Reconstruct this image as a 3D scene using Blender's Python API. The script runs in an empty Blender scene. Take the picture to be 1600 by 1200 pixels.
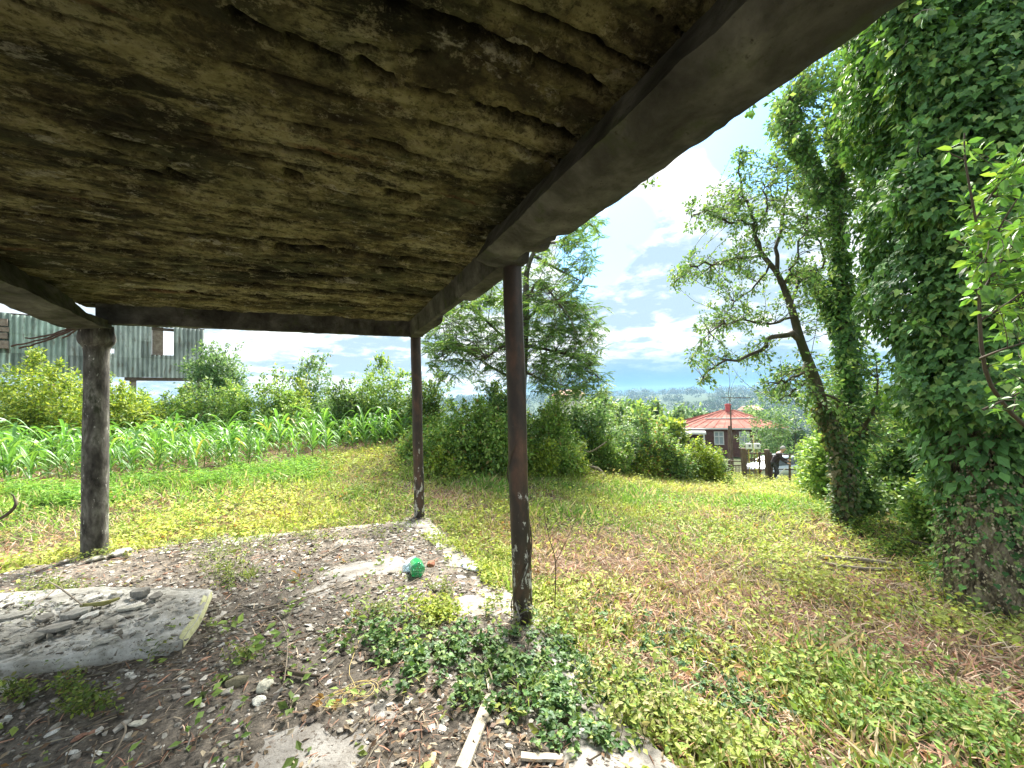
import bpy, math, numpy as np
from mathutils import Matrix, Vector, Euler
rad = math.radians
sc = bpy.context.scene
col = sc.collection

# ------------------------------------------------------------------ camera
EYE = np.array([0.0, 0.0, 1.5]); FP = 612.0
cam_d = bpy.data.cameras.new("camera"); cam = bpy.data.objects.new("camera", cam_d); col.objects.link(cam)
cam_d.sensor_width = 36.0; cam_d.lens = 36.0 * FP / 1600.0
cam_d.clip_start = 0.05; cam_d.clip_end = 12000
CM = Matrix.Rotation(rad(90 + 2.15), 3, 'X') @ Matrix.Rotation(rad(-1.69), 3, 'Z')
cam.matrix_world = Matrix.Translation(Vector(EYE)) @ CM.to_4x4()
sc.camera = cam
CMn = np.array(CM)

# ------------------------------------------------------------------ light
SUN_EL, SUN_AZ = 48.0, 14.0          # azimuth clockwise from +Y
EXPOSURE = 1.95
sc.view_settings.view_transform = 'Standard'; sc.view_settings.look = 'None'
sc.view_settings.gamma = 1.0; sc.view_settings.use_curve_mapping = False
sc.view_settings.exposure = EXPOSURE
sl = bpy.data.lights.new("sun", 'SUN'); sl.energy = 5.0; sl.angle = rad(26); sl.color = (1.0, 0.95, 0.86)
so = bpy.data.objects.new("sun", sl); col.objects.link(so)
sdir = Vector((math.sin(rad(SUN_AZ)) * math.cos(rad(SUN_EL)), math.cos(rad(SUN_AZ)) * math.cos(rad(SUN_EL)), math.sin(rad(SUN_EL))))
so.rotation_euler = sdir.to_track_quat('Z', 'Y').to_euler(); so.location = (10, 10, 30)

def ray(px, py):
    v = np.array([(px - 800) / FP, (600 - py) / FP, -1.0]); return CMn @ v
def P(px, py, d):                     # the point seen at a photo pixel, d metres deep
    return EYE + ray(px, py) * d
def onz(px, py, z):
    r = ray(px, py); return EYE + r * ((z - EYE[2]) / r[2])
def proj(p):
    q = (np.asarray(p, float) - EYE) @ CMn
    return 800 + FP * q[..., 0] / -q[..., 2], 600 - FP * q[..., 1] / -q[..., 2]

w = bpy.data.worlds.new("World"); sc.world = w; w.use_nodes = True
def world_nodes():
    T = w.node_tree; N = T.nodes; K = T.links; N.clear()
    out = N.new('ShaderNodeOutputWorld'); bg = N.new('ShaderNodeBackground'); bg.inputs[1].default_value = 0.1
    sky = N.new('ShaderNodeTexSky'); sky.sky_type = 'NISHITA'; sky.sun_disc = False
    sky.sun_elevation = rad(SUN_EL); sky.sun_rotation = rad(SUN_AZ); sky.dust_density = 0.6; sky.ozone_density = 1.5
    tc = N.new('ShaderNodeTexCoord')
    sep = N.new('ShaderNodeSeparateXYZ'); K.new(tc.outputs['Generated'], sep.inputs[0])
    def math_(op, a, b=None, cl=False):
        n = N.new('ShaderNodeMath'); n.operation = op; n.use_clamp = cl
        for i, v in enumerate((a, b)):
            if v is None: continue
            if isinstance(v, (int, float)): n.inputs[i].default_value = v
            else: K.new(v, n.inputs[i])
        return n.outputs[0]
    # flatten the cloud layer: direction / (z + k)
    den = math_('ADD', math_('MAXIMUM', sep.outputs[2], 0.0), 0.22)
    comb = N.new('ShaderNodeCombineXYZ')
    K.new(math_('DIVIDE', sep.outputs[0], den), comb.inputs[0]); K.new(math_('DIVIDE', sep.outputs[1], den), comb.inputs[1])
    def noise(scale, det, rough, off, dist=0.0):
        mp = N.new('ShaderNodeMapping'); mp.inputs[1].default_value = off; K.new(comb.outputs[0], mp.inputs[0])
        n = N.new('ShaderNodeTexNoise'); n.inputs['Scale'].default_value = scale; n.inputs['Detail'].default_value = det
        n.inputs['Roughness'].default_value = rough; n.inputs['Distortion'].default_value = dist; K.new(mp.outputs[0], n.inputs[0]); return n.outputs[0]
    n1 = noise(1.7, 9, 0.58, (3.1, 1.2, 0)); n2 = noise(1.1, 7, 0.55, (7.7, 2.9, 0)); n3 = noise(5.5, 8, 0.62, (1.7, 5.0, 0), 0.3)
    # openings in the cloud, each a direction with an angular radius
    hole = None
    for (px, py, r, s) in ((925, 395, 0.085, 1.0), (985, 345, 0.06, .9), (905, 440, 0.06, .6), (1195, 185, 0.085, 1.7), (1215, 240, .06, 1.4), (1150, 60, 0.16, 1.0), (560, 560, .06, .25), (1010, 400, .05, .3)):
        d = ray(px, py); d = d / np.linalg.norm(d)
        vd = N.new('ShaderNodeVectorMath'); vd.operation = 'DISTANCE'; vd.inputs[1].default_value = tuple(d); K.new(tc.outputs['Generated'], vd.inputs[0])
        m = N.new('ShaderNodeMapRange'); m.interpolation_type = 'SMOOTHERSTEP'
        K.new(vd.outputs['Value'], m.inputs[0]); m.inputs[1].default_value = r * 0.25; m.inputs[2].default_value = r * 1.9
        m.inputs[3].default_value = s; m.inputs[4].default_value = 0.0
        hole = m.outputs[0] if hole is None else math_('MAXIMUM', hole, m.outputs[0])
    cov = math_('SUBTRACT', math_('ADD', math_('MULTIPLY', n1, .7), math_('ADD', math_('MULTIPLY', n3, .55), .12)), math_('MULTIPLY', hole, 0.8))
    mr = N.new('ShaderNodeMapRange'); mr.interpolation_type = 'SMOOTHSTEP'; K.new(cov, mr.inputs[0]); mr.inputs[1].default_value = 0.22; mr.inputs[2].default_value = 0.46
    # grey undersides, stronger low over the horizon
    sh = N.new('ShaderNodeMapRange'); K.new(math_('ADD', math_('MULTIPLY', n2, .6), math_('MULTIPLY', n3, .5)), sh.inputs[0])
    sh.inputs[1].default_value = 0.47; sh.inputs[2].default_value = 0.62; sh.inputs[3].default_value = 1.0; sh.inputs[4].default_value = 0.0; sh.interpolation_type = 'SMOOTHSTEP'
    lowm = N.new('ShaderNodeMapRange'); K.new(math_('ADD', sep.outputs[2], math_('MULTIPLY', n3, .06)), lowm.inputs[0]); lowm.interpolation_type = 'SMOOTHSTEP'
    lowm.inputs[1].default_value = 0.05; lowm.inputs[2].default_value = 0.17; lowm.inputs[3].default_value = 1.0; lowm.inputs[4].default_value = 0.0
    # the dark bank lies ahead to the right only
    d = ray(1080, 600); d = d / np.linalg.norm(d)
    vd = N.new('ShaderNodeVectorMath'); vd.operation = 'DISTANCE'; vd.inputs[1].default_value = tuple(d); K.new(tc.outputs['Generated'], vd.inputs[0])
    bk = N.new('ShaderNodeMapRange'); bk.interpolation_type = 'SMOOTHSTEP'; K.new(vd.outputs['Value'], bk.inputs[0]); bk.inputs[1].default_value = .15; bk.inputs[2].default_value = .62; bk.inputs[3].default_value = 1; bk.inputs[4].default_value = 0.12
    low = math_('MULTIPLY', lowm.outputs[0], bk.outputs[0])
    cm = N.new('ShaderNodeMix'); cm.data_type = 'RGBA'; K.new(sh.outputs[0], cm.inputs[0])
    cm.inputs[6].default_value = (1.6, 2.15, 2.6, 1); cm.inputs[7].default_value = (4.2, 4.35, 4.4, 1)
    cm2 = N.new('ShaderNodeMix'); cm2.data_type = 'RGBA'; K.new(low, cm2.inputs[0]); K.new(cm.outputs[2], cm2.inputs[6]); cm2.inputs[7].default_value = (.55, 1.35, 2.2, 1)
    # thin high haze whitens the open sky a little
    hz = N.new('ShaderNodeMix'); hz.data_type = 'RGBA'; hz.inputs[0].default_value = 0.12; K.new(sky.outputs[0], hz.inputs[6]); hz.inputs[7].default_value = (2.5, 4.5, 5.5, 1); sk_ = N.new('ShaderNodeMix'); sk_.data_type = 'RGBA'; sk_.blend_type = 'MULTIPLY'; sk_.inputs[0].default_value = 1; K.new(hz.outputs[2], sk_.inputs[6]); sk_.inputs[7].default_value = (.55, .8, 1.0, 1)
    mx = N.new('ShaderNodeMix'); mx.data_type = 'RGBA'; K.new(mr.outputs[0], mx.inputs[0]); K.new(sk_.outputs[2], mx.inputs[6]); K.new(cm2.outputs[2], mx.inputs[7])
    K.new(mx.outputs[2], bg.inputs[0]); K.new(bg.outputs[0], out.inputs[0])
world_nodes()
sc.cycles.max_bounces = 6; sc.cycles.diffuse_bounces = 4; sc.cycles.transmission_bounces = 4; sc.cycles.transparent_max_bounces = 8
sc.cycles.use_denoising = True
sc.cycles.volume_bounces = 0

# ------------------------------------------------------------------ helpers
_tab = np.random.RandomState(7).rand(64, 64, 64).astype(np.float32)
def vn(x, y, z=0.0):
    x, y, z = np.broadcast_arrays(np.asarray(x, float), np.asarray(y, float), np.asarray(z, float))
    i, j, k = np.floor(x), np.floor(y), np.floor(z); fx, fy, fz = x - i, y - j, z - k
    i = i.astype(int) & 63; j = j.astype(int) & 63; k = k.astype(int) & 63; i2 = (i + 1) & 63; j2 = (j + 1) & 63; k2 = (k + 1) & 63
    fx = fx * fx * (3 - 2 * fx); fy = fy * fy * (3 - 2 * fy); fz = fz * fz * (3 - 2 * fz)
    a = _tab[i, j, k] * (1 - fx) + _tab[i2, j, k] * fx; b = _tab[i, j2, k] * (1 - fx) + _tab[i2, j2, k] * fx
    c = _tab[i, j, k2] * (1 - fx) + _tab[i2, j, k2] * fx; d = _tab[i, j2, k2] * (1 - fx) + _tab[i2, j2, k2] * fx
    return (a * (1 - fy) + b * fy) * (1 - fz) + (c * (1 - fy) + d * fy) * fz
def fbm(x, y, z=0.0, o=4, off=0.0):   # about -0.5 .. 0.5
    s = 0; a = 0.5; f = 1.0
    for q in range(o):
        s = s + a * (vn(x * f + 17.3 * q + off, y * f + 9.1 * q + off * .7, np.asarray(z) * f + 5.7 * q) - .5); a *= .5; f *= 2.03
    return s * 1.2
def nrm(v): return v / np.maximum(np.linalg.norm(v, axis=-1, keepdims=True), 1e-9)
def sstep(a, b, x):
    t = np.clip((x - a) / (b - a), 0, 1); return t * t * (3 - 2 * t)

class MB:
    def __init__(s): s.V = []; s.F = {}; s.n = 0; s.C = []; s.M = {}
    def add(s, V, F, C=None, mi=0):
        V = np.asarray(V, np.float32).reshape(-1, 3); F = np.asarray(F, np.int64)
        s.V.append(V); s.F.setdefault(F.shape[1], []).append(F + s.n); s.M.setdefault(F.shape[1], []).append(np.full(len(F), mi, np.int32))
        if C is None: C = np.tile([.5, .5, .5], (len(V), 1))
        C = np.asarray(C, np.float32)
        if C.ndim == 1: C = np.tile(C, (len(V), 1))
        s.C.append(C); s.n += len(V)
    def mesh(s, name, mats, smooth=False):
        me = bpy.data.meshes.new(name)
        V = np.concatenate(s.V); me.vertices.add(len(V)); me.vertices.foreach_set('co', V.ravel())
        lt, ls, mi = [], [], []; st = 0
        for k in s.F:
            F = np.concatenate(s.F[k]); lt.append(F.ravel()); ls.append(st + np.arange(len(F)) * k); st += F.size; mi.append(np.concatenate(s.M[k]))
        lt = np.concatenate(lt).astype(np.int32); ls = np.concatenate(ls).astype(np.int32)
        me.loops.add(len(lt)); me.loops.foreach_set('vertex_index', lt)
        me.polygons.add(len(ls)); me.polygons.foreach_set('loop_start', ls)
        me.polygons.foreach_set('material_index', np.concatenate(mi))
        me.polygons.foreach_set('use_smooth', np.full(len(ls), smooth, bool))
        a = me.attributes.new('col', 'FLOAT_COLOR', 'POINT'); C = np.concatenate(s.C); a.data.foreach_set('color', np.concatenate([C, np.ones((len(C), 1), np.float32)], 1).ravel())
        for m in (mats if isinstance(mats, (list, tuple)) else [mats]): me.materials.append(m)
        me.update(calc_edges=True); me.validate()
        return me
    def build(s, name, mats, parent=None, smooth=False):
        o = bpy.data.objects.new(name, s.mesh(name, mats, smooth)); col.objects.link(o)
        if parent is not None: o.parent = parent
        return o
def tag(o, label=None, cat=None, group=None, kind=None):
    if label: o['label'] = label
    if cat: o['category'] = cat
    if group: o['group'] = group
    if kind: o['kind'] = kind
    return o
def empty(name, loc, label, cat, group=None, rz=0.0):
    e = bpy.data.objects.new(name, None); col.objects.link(e); e.location = loc; e.rotation_euler = (0, 0, rz)
    e.empty_display_size = .1; tag(e, label, cat, group)
    bpy.context.view_layer.update(); return e
def local(o, p):                       # world points -> local of an unrotated empty
    return np.asarray(p) - np.array(o.location)

def tube(mb, path, rads, sides=6, C=None, cap=True, lump=0.0, seed=0):
    path = np.asarray(path, float); n = len(path); rads = np.atleast_1d(np.asarray(rads, float)); rads = np.interp(np.linspace(0, 1, n), np.linspace(0, 1, len(rads)), rads)
    t = np.gradient(path, axis=0); t = nrm(t)
    up = np.array([0, 0, 1.0]) if abs(t[0][2]) < .9 else np.array([1.0, 0, 0])
    u = nrm(np.cross(t, up)); 
    for i in range(1, n):             # carry the frame along
        v = u[i - 1] - t[i] * np.dot(u[i - 1], t[i]); u[i] = v / max(np.linalg.norm(v), 1e-9)
    v = np.cross(t, u); a = np.linspace(0, 2 * np.pi, sides, endpoint=False)
    r = rads[:, None] * np.ones(sides)
    if lump:
        ca, sa = np.cos(a), np.sin(a); s_ = np.arange(n)[:, None]
        r = r * (1 + lump * 2 * fbm(ca[None] * 1.5 + seed, sa[None] * 1.5 + seed * 3, s_ * .35, 3))
    V = path[:, None] + r[..., None] * (np.cos(a)[None, :, None] * u[:, None] + np.sin(a)[None, :, None] * v[:, None])
    idx = np.arange(n * sides).reshape(n, sides); i2 = np.roll(idx, -1, 1)
    F = np.stack([idx[:-1], i2[:-1], i2[1:], idx[1:]], -1).reshape(-1, 4)
    mb.add(V.reshape(-1, 3), F, C)
    if cap:
        for e, fl in ((0, 1), (n - 1, 0)):
            ce = path[e] + 0; ring = V[e]; vv = np.vstack([ring, ce]); q = np.arange(sides); f = np.stack([q, np.roll(q, -1), np.full(sides, sides)], -1)
            if fl: f = f[:, ::-1]
            mb.add(vv, f, C)
def bez(p0, p1, n=8, wob=.05, sag=0.0, seed=0, bow=None):
    rs = np.random.RandomState(seed); p0 = np.asarray(p0, float); p1 = np.asarray(p1, float); t = np.linspace(0, 1, n)[:, None]
    L = np.linalg.norm(p1 - p0); c = (p0 + p1) / 2 + rs.normal(size=3) * wob * L + np.array([0, 0, -sag * L])
    if bow is not None: c = c + np.asarray(bow)
    p = (1 - t) ** 2 * p0 + 2 * t * (1 - t) * c + t * t * p1
    p[1:-1] += rs.normal(size=(n - 2, 3)) * wob * L * .12
    return p
def smoothpath(pts, n):
    pts = np.asarray(pts, float); k = len(pts); tt = np.linspace(0, k - 1, n); out = []
    for t in tt:
        i = min(int(t), k - 2); f = t - i
        p0, p1, p2, p3 = pts[max(i - 1, 0)], pts[i], pts[i + 1], pts[min(i + 2, k - 1)]
        out.append(.5 * (2 * p1 + (p2 - p0) * f + (2 * p0 - 5 * p1 + 4 * p2 - p3) * f * f + (3 * p1 - p0 - 3 * p2 + p3) * f ** 3))
    return np.array(out)
def box(mb, c, s, R=None, C=None, bev=0.0):
    c = np.asarray(c, float); h = np.asarray(s, float) / 2
    if bev > 0:
        q = []; 
        for sx in (-1, 1):
            for sy in (-1, 1):
                for sz in (-1, 1):
                    q += [(sx * (h[0] - bev), sy * (h[1] - bev), sz * h[2]), (sx * (h[0] - bev), sy * h[1], sz * (h[2] - bev)), (sx * h[0], sy * (h[1] - bev), sz * (h[2] - bev))]
        import bmesh
        bm = bmesh.new(); [bm.verts.new(p) for p in q]; r = bmesh.ops.convex_hull(bm, input=bm.verts); bmesh.ops.triangulate(bm, faces=bm.faces)
        bm.verts.index_update(); V = np.array([v.co for v in bm.verts]); F = np.array([[v.index for v in f.verts] for f in bm.faces]); bm.free()
    else:
        V = np.array([[x, y, z] for x in (-h[0], h[0]) for y in (-h[1], h[1]) for z in (-h[2], h[2])])
        F = np.array([[0, 1, 3, 2], [4, 6, 7, 5], [0, 4, 5, 1], [2, 3, 7, 6], [0, 2, 6, 4], [1, 5, 7, 3]])
    if R is not None: V = V @ np.asarray(R).T
    mb.add(V + c, F, C)
def bar(mb, p0, p1, wd, th, C=None, up=(0, 0, 1)):
    p0 = np.asarray(p0, float); p1 = np.asarray(p1, float); t = nrm(p1 - p0); L = np.linalg.norm(p1 - p0)
    s = np.cross(t, up); s = s / max(np.linalg.norm(s), 1e-6) if np.linalg.norm(s) > 1e-3 else np.array([1.0, 0, 0]); n = np.cross(s, t)
    box(mb, (p0 + p1) / 2, (L, wd, th), np.stack([t, s, n], 1), C)
def rotz(a): c, s = math.cos(a), math.sin(a); return np.array([[c, -s, 0], [s, c, 0], [0, 0, 1]])
def grid(mb, X, C=None, mi=0):        # X (n,m,3)
    n, m = X.shape[:2]; idx = np.arange(n * m).reshape(n, m)
    F = np.stack([idx[:-1, :-1], idx[1:, :-1], idx[1:, 1:], idx[:-1, 1:]], -1).reshape(-1, 4)
    mb.add(X.reshape(-1, 3), F, None if C is None else C.reshape(-1, 3), mi)

# leaf shapes: (along, across, out) + faces
LEAF4 = (np.array([[0, 0, 0], [.45, -.28, .06], [1, 0, -.06], [.45, .28, .06]]), np.array([[0, 1, 2], [0, 2, 3]]))
LEAFL = (np.array([[0, 0, 0], [.4, -.13, .03], [1, 0, -.1], [.4, .13, .03]]), np.array([[0, 1, 2], [0, 2, 3]]))
LEAFO = (np.array([[0, 0, 0], [.22, -.2, .04], [.6, -.24, .03], [1, 0, -.12], [.6, .24, .03], [.22, .2, .04], [.5, 0, -.03]]),
         np.array([[0, 1, 6], [1, 2, 6], [2, 3, 6], [3, 4, 6], [4, 5, 6], [5, 0, 6]]))
IVY = (np.array([[0, 0, 0], [-.12, -.26, .05], [.22, -.5, .02], [.5, -.27, .06], [1, 0, -.1], [.5, .27, .06], [.22, .5, .02], [-.12, .26, .05], [.4, 0, -.02]]),
       np.array([[0, 1, 8], [1, 2, 8], [2, 3, 8], [3, 4, 8], [4, 5, 8], [5, 6, 8], [6, 7, 8], [7, 0, 8]]))
def leaves(mb, pos, d, nr, size, shape, C):
    T, F = shape; N = len(pos)
    if N == 0: return
    d = nrm(d); s = nrm(np.cross(d, nr)); n = np.cross(s, d); size = np.broadcast_to(size, (N,))[:, None, None]
    V = pos[:, None] + size * (T[None, :, 0, None] * d[:, None] + T[None, :, 1, None] * s[:, None] + T[None, :, 2, None] * n[:, None])
    k = len(T); FF = (F[None] + (np.arange(N) * k)[:, None, None]).reshape(-1, F.shape[1])
    mb.add(V.reshape(-1, 3), FF, np.repeat(C, k, 0))
def palette(rs, N, cols, jit=.18, wts=None):
    cols = np.array(cols, float); i = rs.choice(len(cols), N, p=wts); j = rs.randint(0, len(cols), N); t = rs.rand(N, 1) * .35
    c = cols[i] * (1 - t) + cols[j] * t
    return np.clip(c * (1 + jit * rs.normal(size=(N, 1))), .004, 1)

# ------------------------------------------------------------------ materials
def newmat(name):
    m = bpy.data.materials.new(name); m.use_nodes = True; T = m.node_tree; T.nodes.clear()
    o = T.nodes.new('ShaderNodeOutputMaterial'); return m, T.nodes, T.links, o
def leafmat(name, trans=.38, rough=.5, tint=(1.25, 1.2, .7), spec=.35):
    m, N, K, o = newmat(name)
    a = N.new('ShaderNodeAttribute'); a.attribute_name = 'col'
    p = N.new('ShaderNodeBsdfPrincipled'); p.inputs['Roughness'].default_value = rough; p.inputs['Specular IOR Level'].default_value = spec
    t = N.new('ShaderNodeBsdfTranslucent'); mu = N.new('ShaderNodeMix'); mu.data_type = 'RGBA'; mu.blend_type = 'MULTIPLY'; mu.inputs[0].default_value = 1
    K.new(a.outputs[0], mu.inputs[6]); mu.inputs[7].default_value = (*tint, 1); K.new(mu.outputs[2], t.inputs[0]); K.new(a.outputs[0], p.inputs[0])
    x = N.new('ShaderNodeMixShader'); x.inputs[0].default_value = trans; K.new(p.outputs[0], x.inputs[1]); K.new(t.outputs[0], x.inputs[2]); K.new(x.outputs[0], o.inputs[0]); return m
def ramp(N, K, src, stops):
    r = N.new('ShaderNodeValToRGB'); e = r.color_ramp.elements
    while len(e) < len(stops): e.new(.5)
    for q, (p, c) in zip(e, stops): q.position = p; q.color = (*c, 1) if len(c) == 3 else c
    K.new(src, r.inputs[0]); return r.outputs[0]
def nz(N, K, vec, scale, det=6, rough=.6, dist=0.0, kind='NOISE'):
    if kind == 'VOR':
        n = N.new('ShaderNodeTexVoronoi'); n.inputs['Scale'].default_value = scale; K.new(vec, n.inputs[0]); return n.outputs[0]
    n = N.new('ShaderNodeTexNoise'); n.inputs['Scale'].default_value = scale; n.inputs['Detail'].default_value = det; n.inputs['Roughness'].default_value = rough; n.inputs['Distortion'].default_value = dist
    K.new(vec, n.inputs[0]); return n.outputs[0]
def coord(N, K, sc_=(1, 1, 1), rot=(0, 0, 0)):
    c = N.new('ShaderNodeTexCoord'); m = N.new('ShaderNodeMapping'); m.inputs['Scale'].default_value = sc_; m.inputs['Rotation'].default_value = rot; K.new(c.outputs['Object'], m.inputs[0]); return m.outputs[0]
def mix(N, K, f, a, b, bt='MIX'):
    m = N.new('ShaderNodeMix'); m.data_type = 'RGBA'; m.blend_type = bt
    for i, v in ((0, f), (6, a), (7, b)):
        if hasattr(v, 'links') or hasattr(v, 'is_linked'): K.new(v, m.inputs[i])
        elif isinstance(v, (int, float)): m.inputs[i].default_value = v
        else: m.inputs[i].default_value = (*v, 1)
    return m.outputs[2]
def bump(N, K, h, st, dist, prev=None):
    b = N.new('ShaderNodeBump'); b.inputs['Strength'].default_value = st; b.inputs['Distance'].default_value = dist; K.new(h, b.inputs['Height'])
    if prev is not None: K.new(prev, b.inputs['Normal'])
    return b.outputs[0]
def surfmat(name, stops, scale=4, sc_=(1, 1, 1), rough=.85, bmp=(.5, .01, 30), second=None, spots=None, vcol=False, metal=0.0, spec=.3):
    m, N, K, o = newmat(name); p = N.new('ShaderNodeBsdfPrincipled'); v = coord(N, K, sc_)
    c = ramp(N, K, nz(N, K, v, scale, 8, .62, .3), stops)
    if vcol:
        a = N.new('ShaderNodeAttribute'); a.attribute_name = 'col'; c = mix(N, K, 1.0, c, a.outputs[0], 'MULTIPLY')
    if second:
        s2, lo, hi, colr = second; f = ramp(N, K, nz(N, K, v, s2, 7, .65), [(lo, (0, 0, 0)), (hi, (1, 1, 1))]); c = mix(N, K, f, c, colr)
    if spots:
        s3, lo, hi, colr = spots; f = ramp(N, K, nz(N, K, v, s3, 4, .7), [(lo, (0, 0, 0)), (hi, (1, 1, 1))]); c = mix(N, K, f, c, colr)
    K.new(c, p.inputs[0]); p.inputs['Roughness'].default_value = rough; p.inputs['Metallic'].default_value = metal; p.inputs['Specular IOR Level'].default_value = spec
    if bmp: K.new(bump(N, K, nz(N, K, v, bmp[2], 8, .7), bmp[0], bmp[1]), p.inputs['Normal'])
    K.new(p.outputs[0], o.inputs[0]); return m
def plain(name, c, rough=.6, metal=0.0, var=.25, scale=8, trans=0.0):
    d = tuple(x * (1 - var) for x in c); e = tuple(min(1, x * (1 + var)) for x in c)
    m = surfmat(name, [(.3, d), (.7, e)], scale, rough=rough, metal=metal, bmp=(.15, .003, 40))
    return m
M_leaf = leafmat("leaf"); M_leafn = leafmat("broad_leaf", .34, .42, (1.3, 1.25, .6), .45)
M_ivy = leafmat("ivy_leaf", .3, .5, (1.2, 1.2, .55), .3)
M_corn = leafmat("corn_leaf", .42, .42, (1.2, 1.15, .6), .5)
M_weed = leafmat("weed", .4, .6, (1.15, 1.1, .7), .25)
M_straw = leafmat("straw", .2, .8, (1, 1, 1), .15)
M_bark = surfmat("bark", [(.3, (.035, .03, .022)), (.55, (.1, .085, .065)), (.75, (.2, .18, .14))], 9, (1, 1, .3), .95, (.9, .02, 26), (3, .5, .65, (.06, .075, .03)))
M_barkp = surfmat("pale_bark", [(.36, (.05, .04, .028)), (.48, (.2, .165, .11)), (.6, (.4, .34, .24))], 14, (1, 1, .25), .95, (1, .03, 30), (2.5, .52, .66, (.07, .09, .03)))
M_twig = plain("twig_wood", (.09, .07, .05), .9)
M_dead = plain("dead_wood", (.25, .21, .16), .9, var=.4, scale=20)
print("helpers ok")

# ------------------------------------------------------------------ porch frame: L across, A along
AZ = rad(-25.70)
bv = np.array([math.cos(AZ), -math.sin(AZ), 0]); av = np.array([math.sin(AZ), math.cos(AZ), 0])
def W(L, A, z): return np.asarray(L)[..., None] * bv + np.asarray(A)[..., None] * av + np.asarray(z)[..., None] * np.array([0, 0, 1.0])
def LA(x, y): return x * bv[0] + y * bv[1], x * av[0] + y * av[1]
L3, A3 = 1.196, 2.424; A2 = A3 + 3.22; LC = L3 - 3.36

# ------------------------------------------------------------------ terrain
_anc = [W(np.array(L3), np.array(A3), np.array(0.0)), W(np.array(L3), np.array(A2), np.array(-.14)), W(np.array(LC), np.array(A2), np.array(.0))]
for L, A, z in ((-.5, 4, -.03), (-1, 1, 0), (1, 0, 0), (-3, 0, .03), (3, 0, -.1), (0, -4, 0), (-5, 2, .1), (6, -4, -.3), (-8, -5, .2), (L3 + .05, .5, 0)):
    _anc.append(W(np.array(float(L)), np.array(float(A)), np.array(float(z))))
for px, py, d in ((1560, 950, 3.4), (1322, 815, 6.5), (1178, 748, 20), (1000, 738, 14.5), (900, 800, 7), (1100, 900, 4.25), (1200, 1100, 2.15), (60, 755, 8), (330, 745, 8.3), (500, 745, 8.7), (300, 694, 14),
                  (400, 830, 4.8), (750, 728, 10), (1480, 1150, 1.8), (1400, 870, 5.3), (700, 790, 6.2), (1000, 780, 9.5), (1180, 765, 14.5), (1420, 790, 9), (0, 880, 4.2), (1250, 850, 5.6), (620, 690, 13)):
    _anc.append(P(px, py, d))
for x, y, z in ((-14, 20, .2), (-30, 30, 1.0), (-8, 26, .0), (0, 28, -1.6), (-30, 5, .6), (25, 25, -4.2), (12, 34, -4.8), (20, 8, -2.6), (12, 2, -1.2), (20, 45, -5.2), (-12, 45, -.5), (30, -15, -2), (-30, -20, .6), (0, -25, 0), (45, 20, -5), (-45, 45, 1), (0, 60, -4)):
    _anc.append(np.array([x, y, z], float))
_anc = np.array(_anc)
def _tps():
    X = _anc[:, :2]; n = len(X); r = np.linalg.norm(X[:, None] - X[None], axis=-1); Kk = np.where(r > 0, r * r * np.log(r + 1e-12), 0) + np.eye(n) * .02
    Pm = np.hstack([np.ones((n, 1)), X]); A = np.zeros((n + 3, n + 3)); A[:n, :n] = Kk; A[:n, n:] = Pm; A[n:, :n] = Pm.T
    return np.linalg.solve(A, np.concatenate([_anc[:, 2], np.zeros(3)]))
_w = _tps()
def gbase(x, y):
    x = np.asarray(x, float); y = np.asarray(y, float); sh = np.broadcast(x, y).shape; x = np.broadcast_to(x, sh).ravel(); y = np.broadcast_to(y, sh).ravel()
    z = _w[-3] + _w[-2] * x + _w[-1] * y
    for (ax, ay, _), c in zip(_anc, _w[:-3]):
        r2 = (x - ax) ** 2 + (y - ay) ** 2; z = z + c * .5 * r2 * np.log(r2 + 1e-12)
    r = np.hypot(x, y); az = np.degrees(np.arctan2(x, y))
    k = sstep(32, 62, r)
    far = -5.5 - 20 * sstep(40, 160, r) - 22 * sstep(150, 480, r) + 46 * sstep(480, 1900, r) + 5 * fbm(x / 260, y / 260, 1, 4) * sstep(50, 200, r) * 2.2 + 10 * fbm(x / 800, y / 800, 3, 3) * sstep(500, 1500, r)
    far = far + 2 * sstep(5, -35, az) * sstep(35, 60, r) * sstep(400, 120, r)
    far = far - 40 * sstep(2400, 4200, r)
    return (z * (1 - k) + far * k).reshape(sh)
def porch_in(x, y, e=.12):            # 1 inside the porch floor
    L, A = LA(x, y); n = fbm(x * 2.3, y * 2.3, 5, 4) * .35
    return sstep(-e, e, (L3 + .13) - L + n * .4) * sstep(-e * 1.6, e * 1.6, (A2 - .1) - A + n * 2.6)
def litter_low(x, y):                 # places where the bare concrete floor shows
    L, A = LA(x, y); v = 0
    v = np.maximum(v, np.exp(-((L - 1.2) / .085) ** 2) * sstep(.3, .9, A) * (.5 + 1.8 * fbm(x * 3, y * 3, 2, 3)))
    for px, py, rx in ((600, 878, .25), (740, 945, .1), (450, 1185, .11), (540, 1195, .10), (910, 1180, .07), (550, 880, .16)):
        q = onz(px, py, 0.0); v = np.maximum(v, np.exp(-((x - q[0]) ** 2 + (y - q[1]) ** 2) / rx ** 2))
    return np.clip(v, 0, 1)
def G(x, y):                          # finished ground height
    x = np.asarray(x, float); y = np.asarray(y, float); z = gbase(x, y); r = np.hypot(x, y); nearw = sstep(40, 15, r)
    pin = porch_in(x, y)
    lawn = .07 * fbm(x * .9, y * .9, 0, 4) + .035 * fbm(x * 4, y * 4, 1, 3)
    dirt = .012 + .034 * fbm(x * 3.1, y * 3.1, 4, 5) + .03 * np.maximum(0, fbm(x * 11, y * 11, 2, 3)) - .042 * litter_low(x, y)
    return z + nearw * (pin * dirt + (1 - pin) * (lawn - .045))
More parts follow.
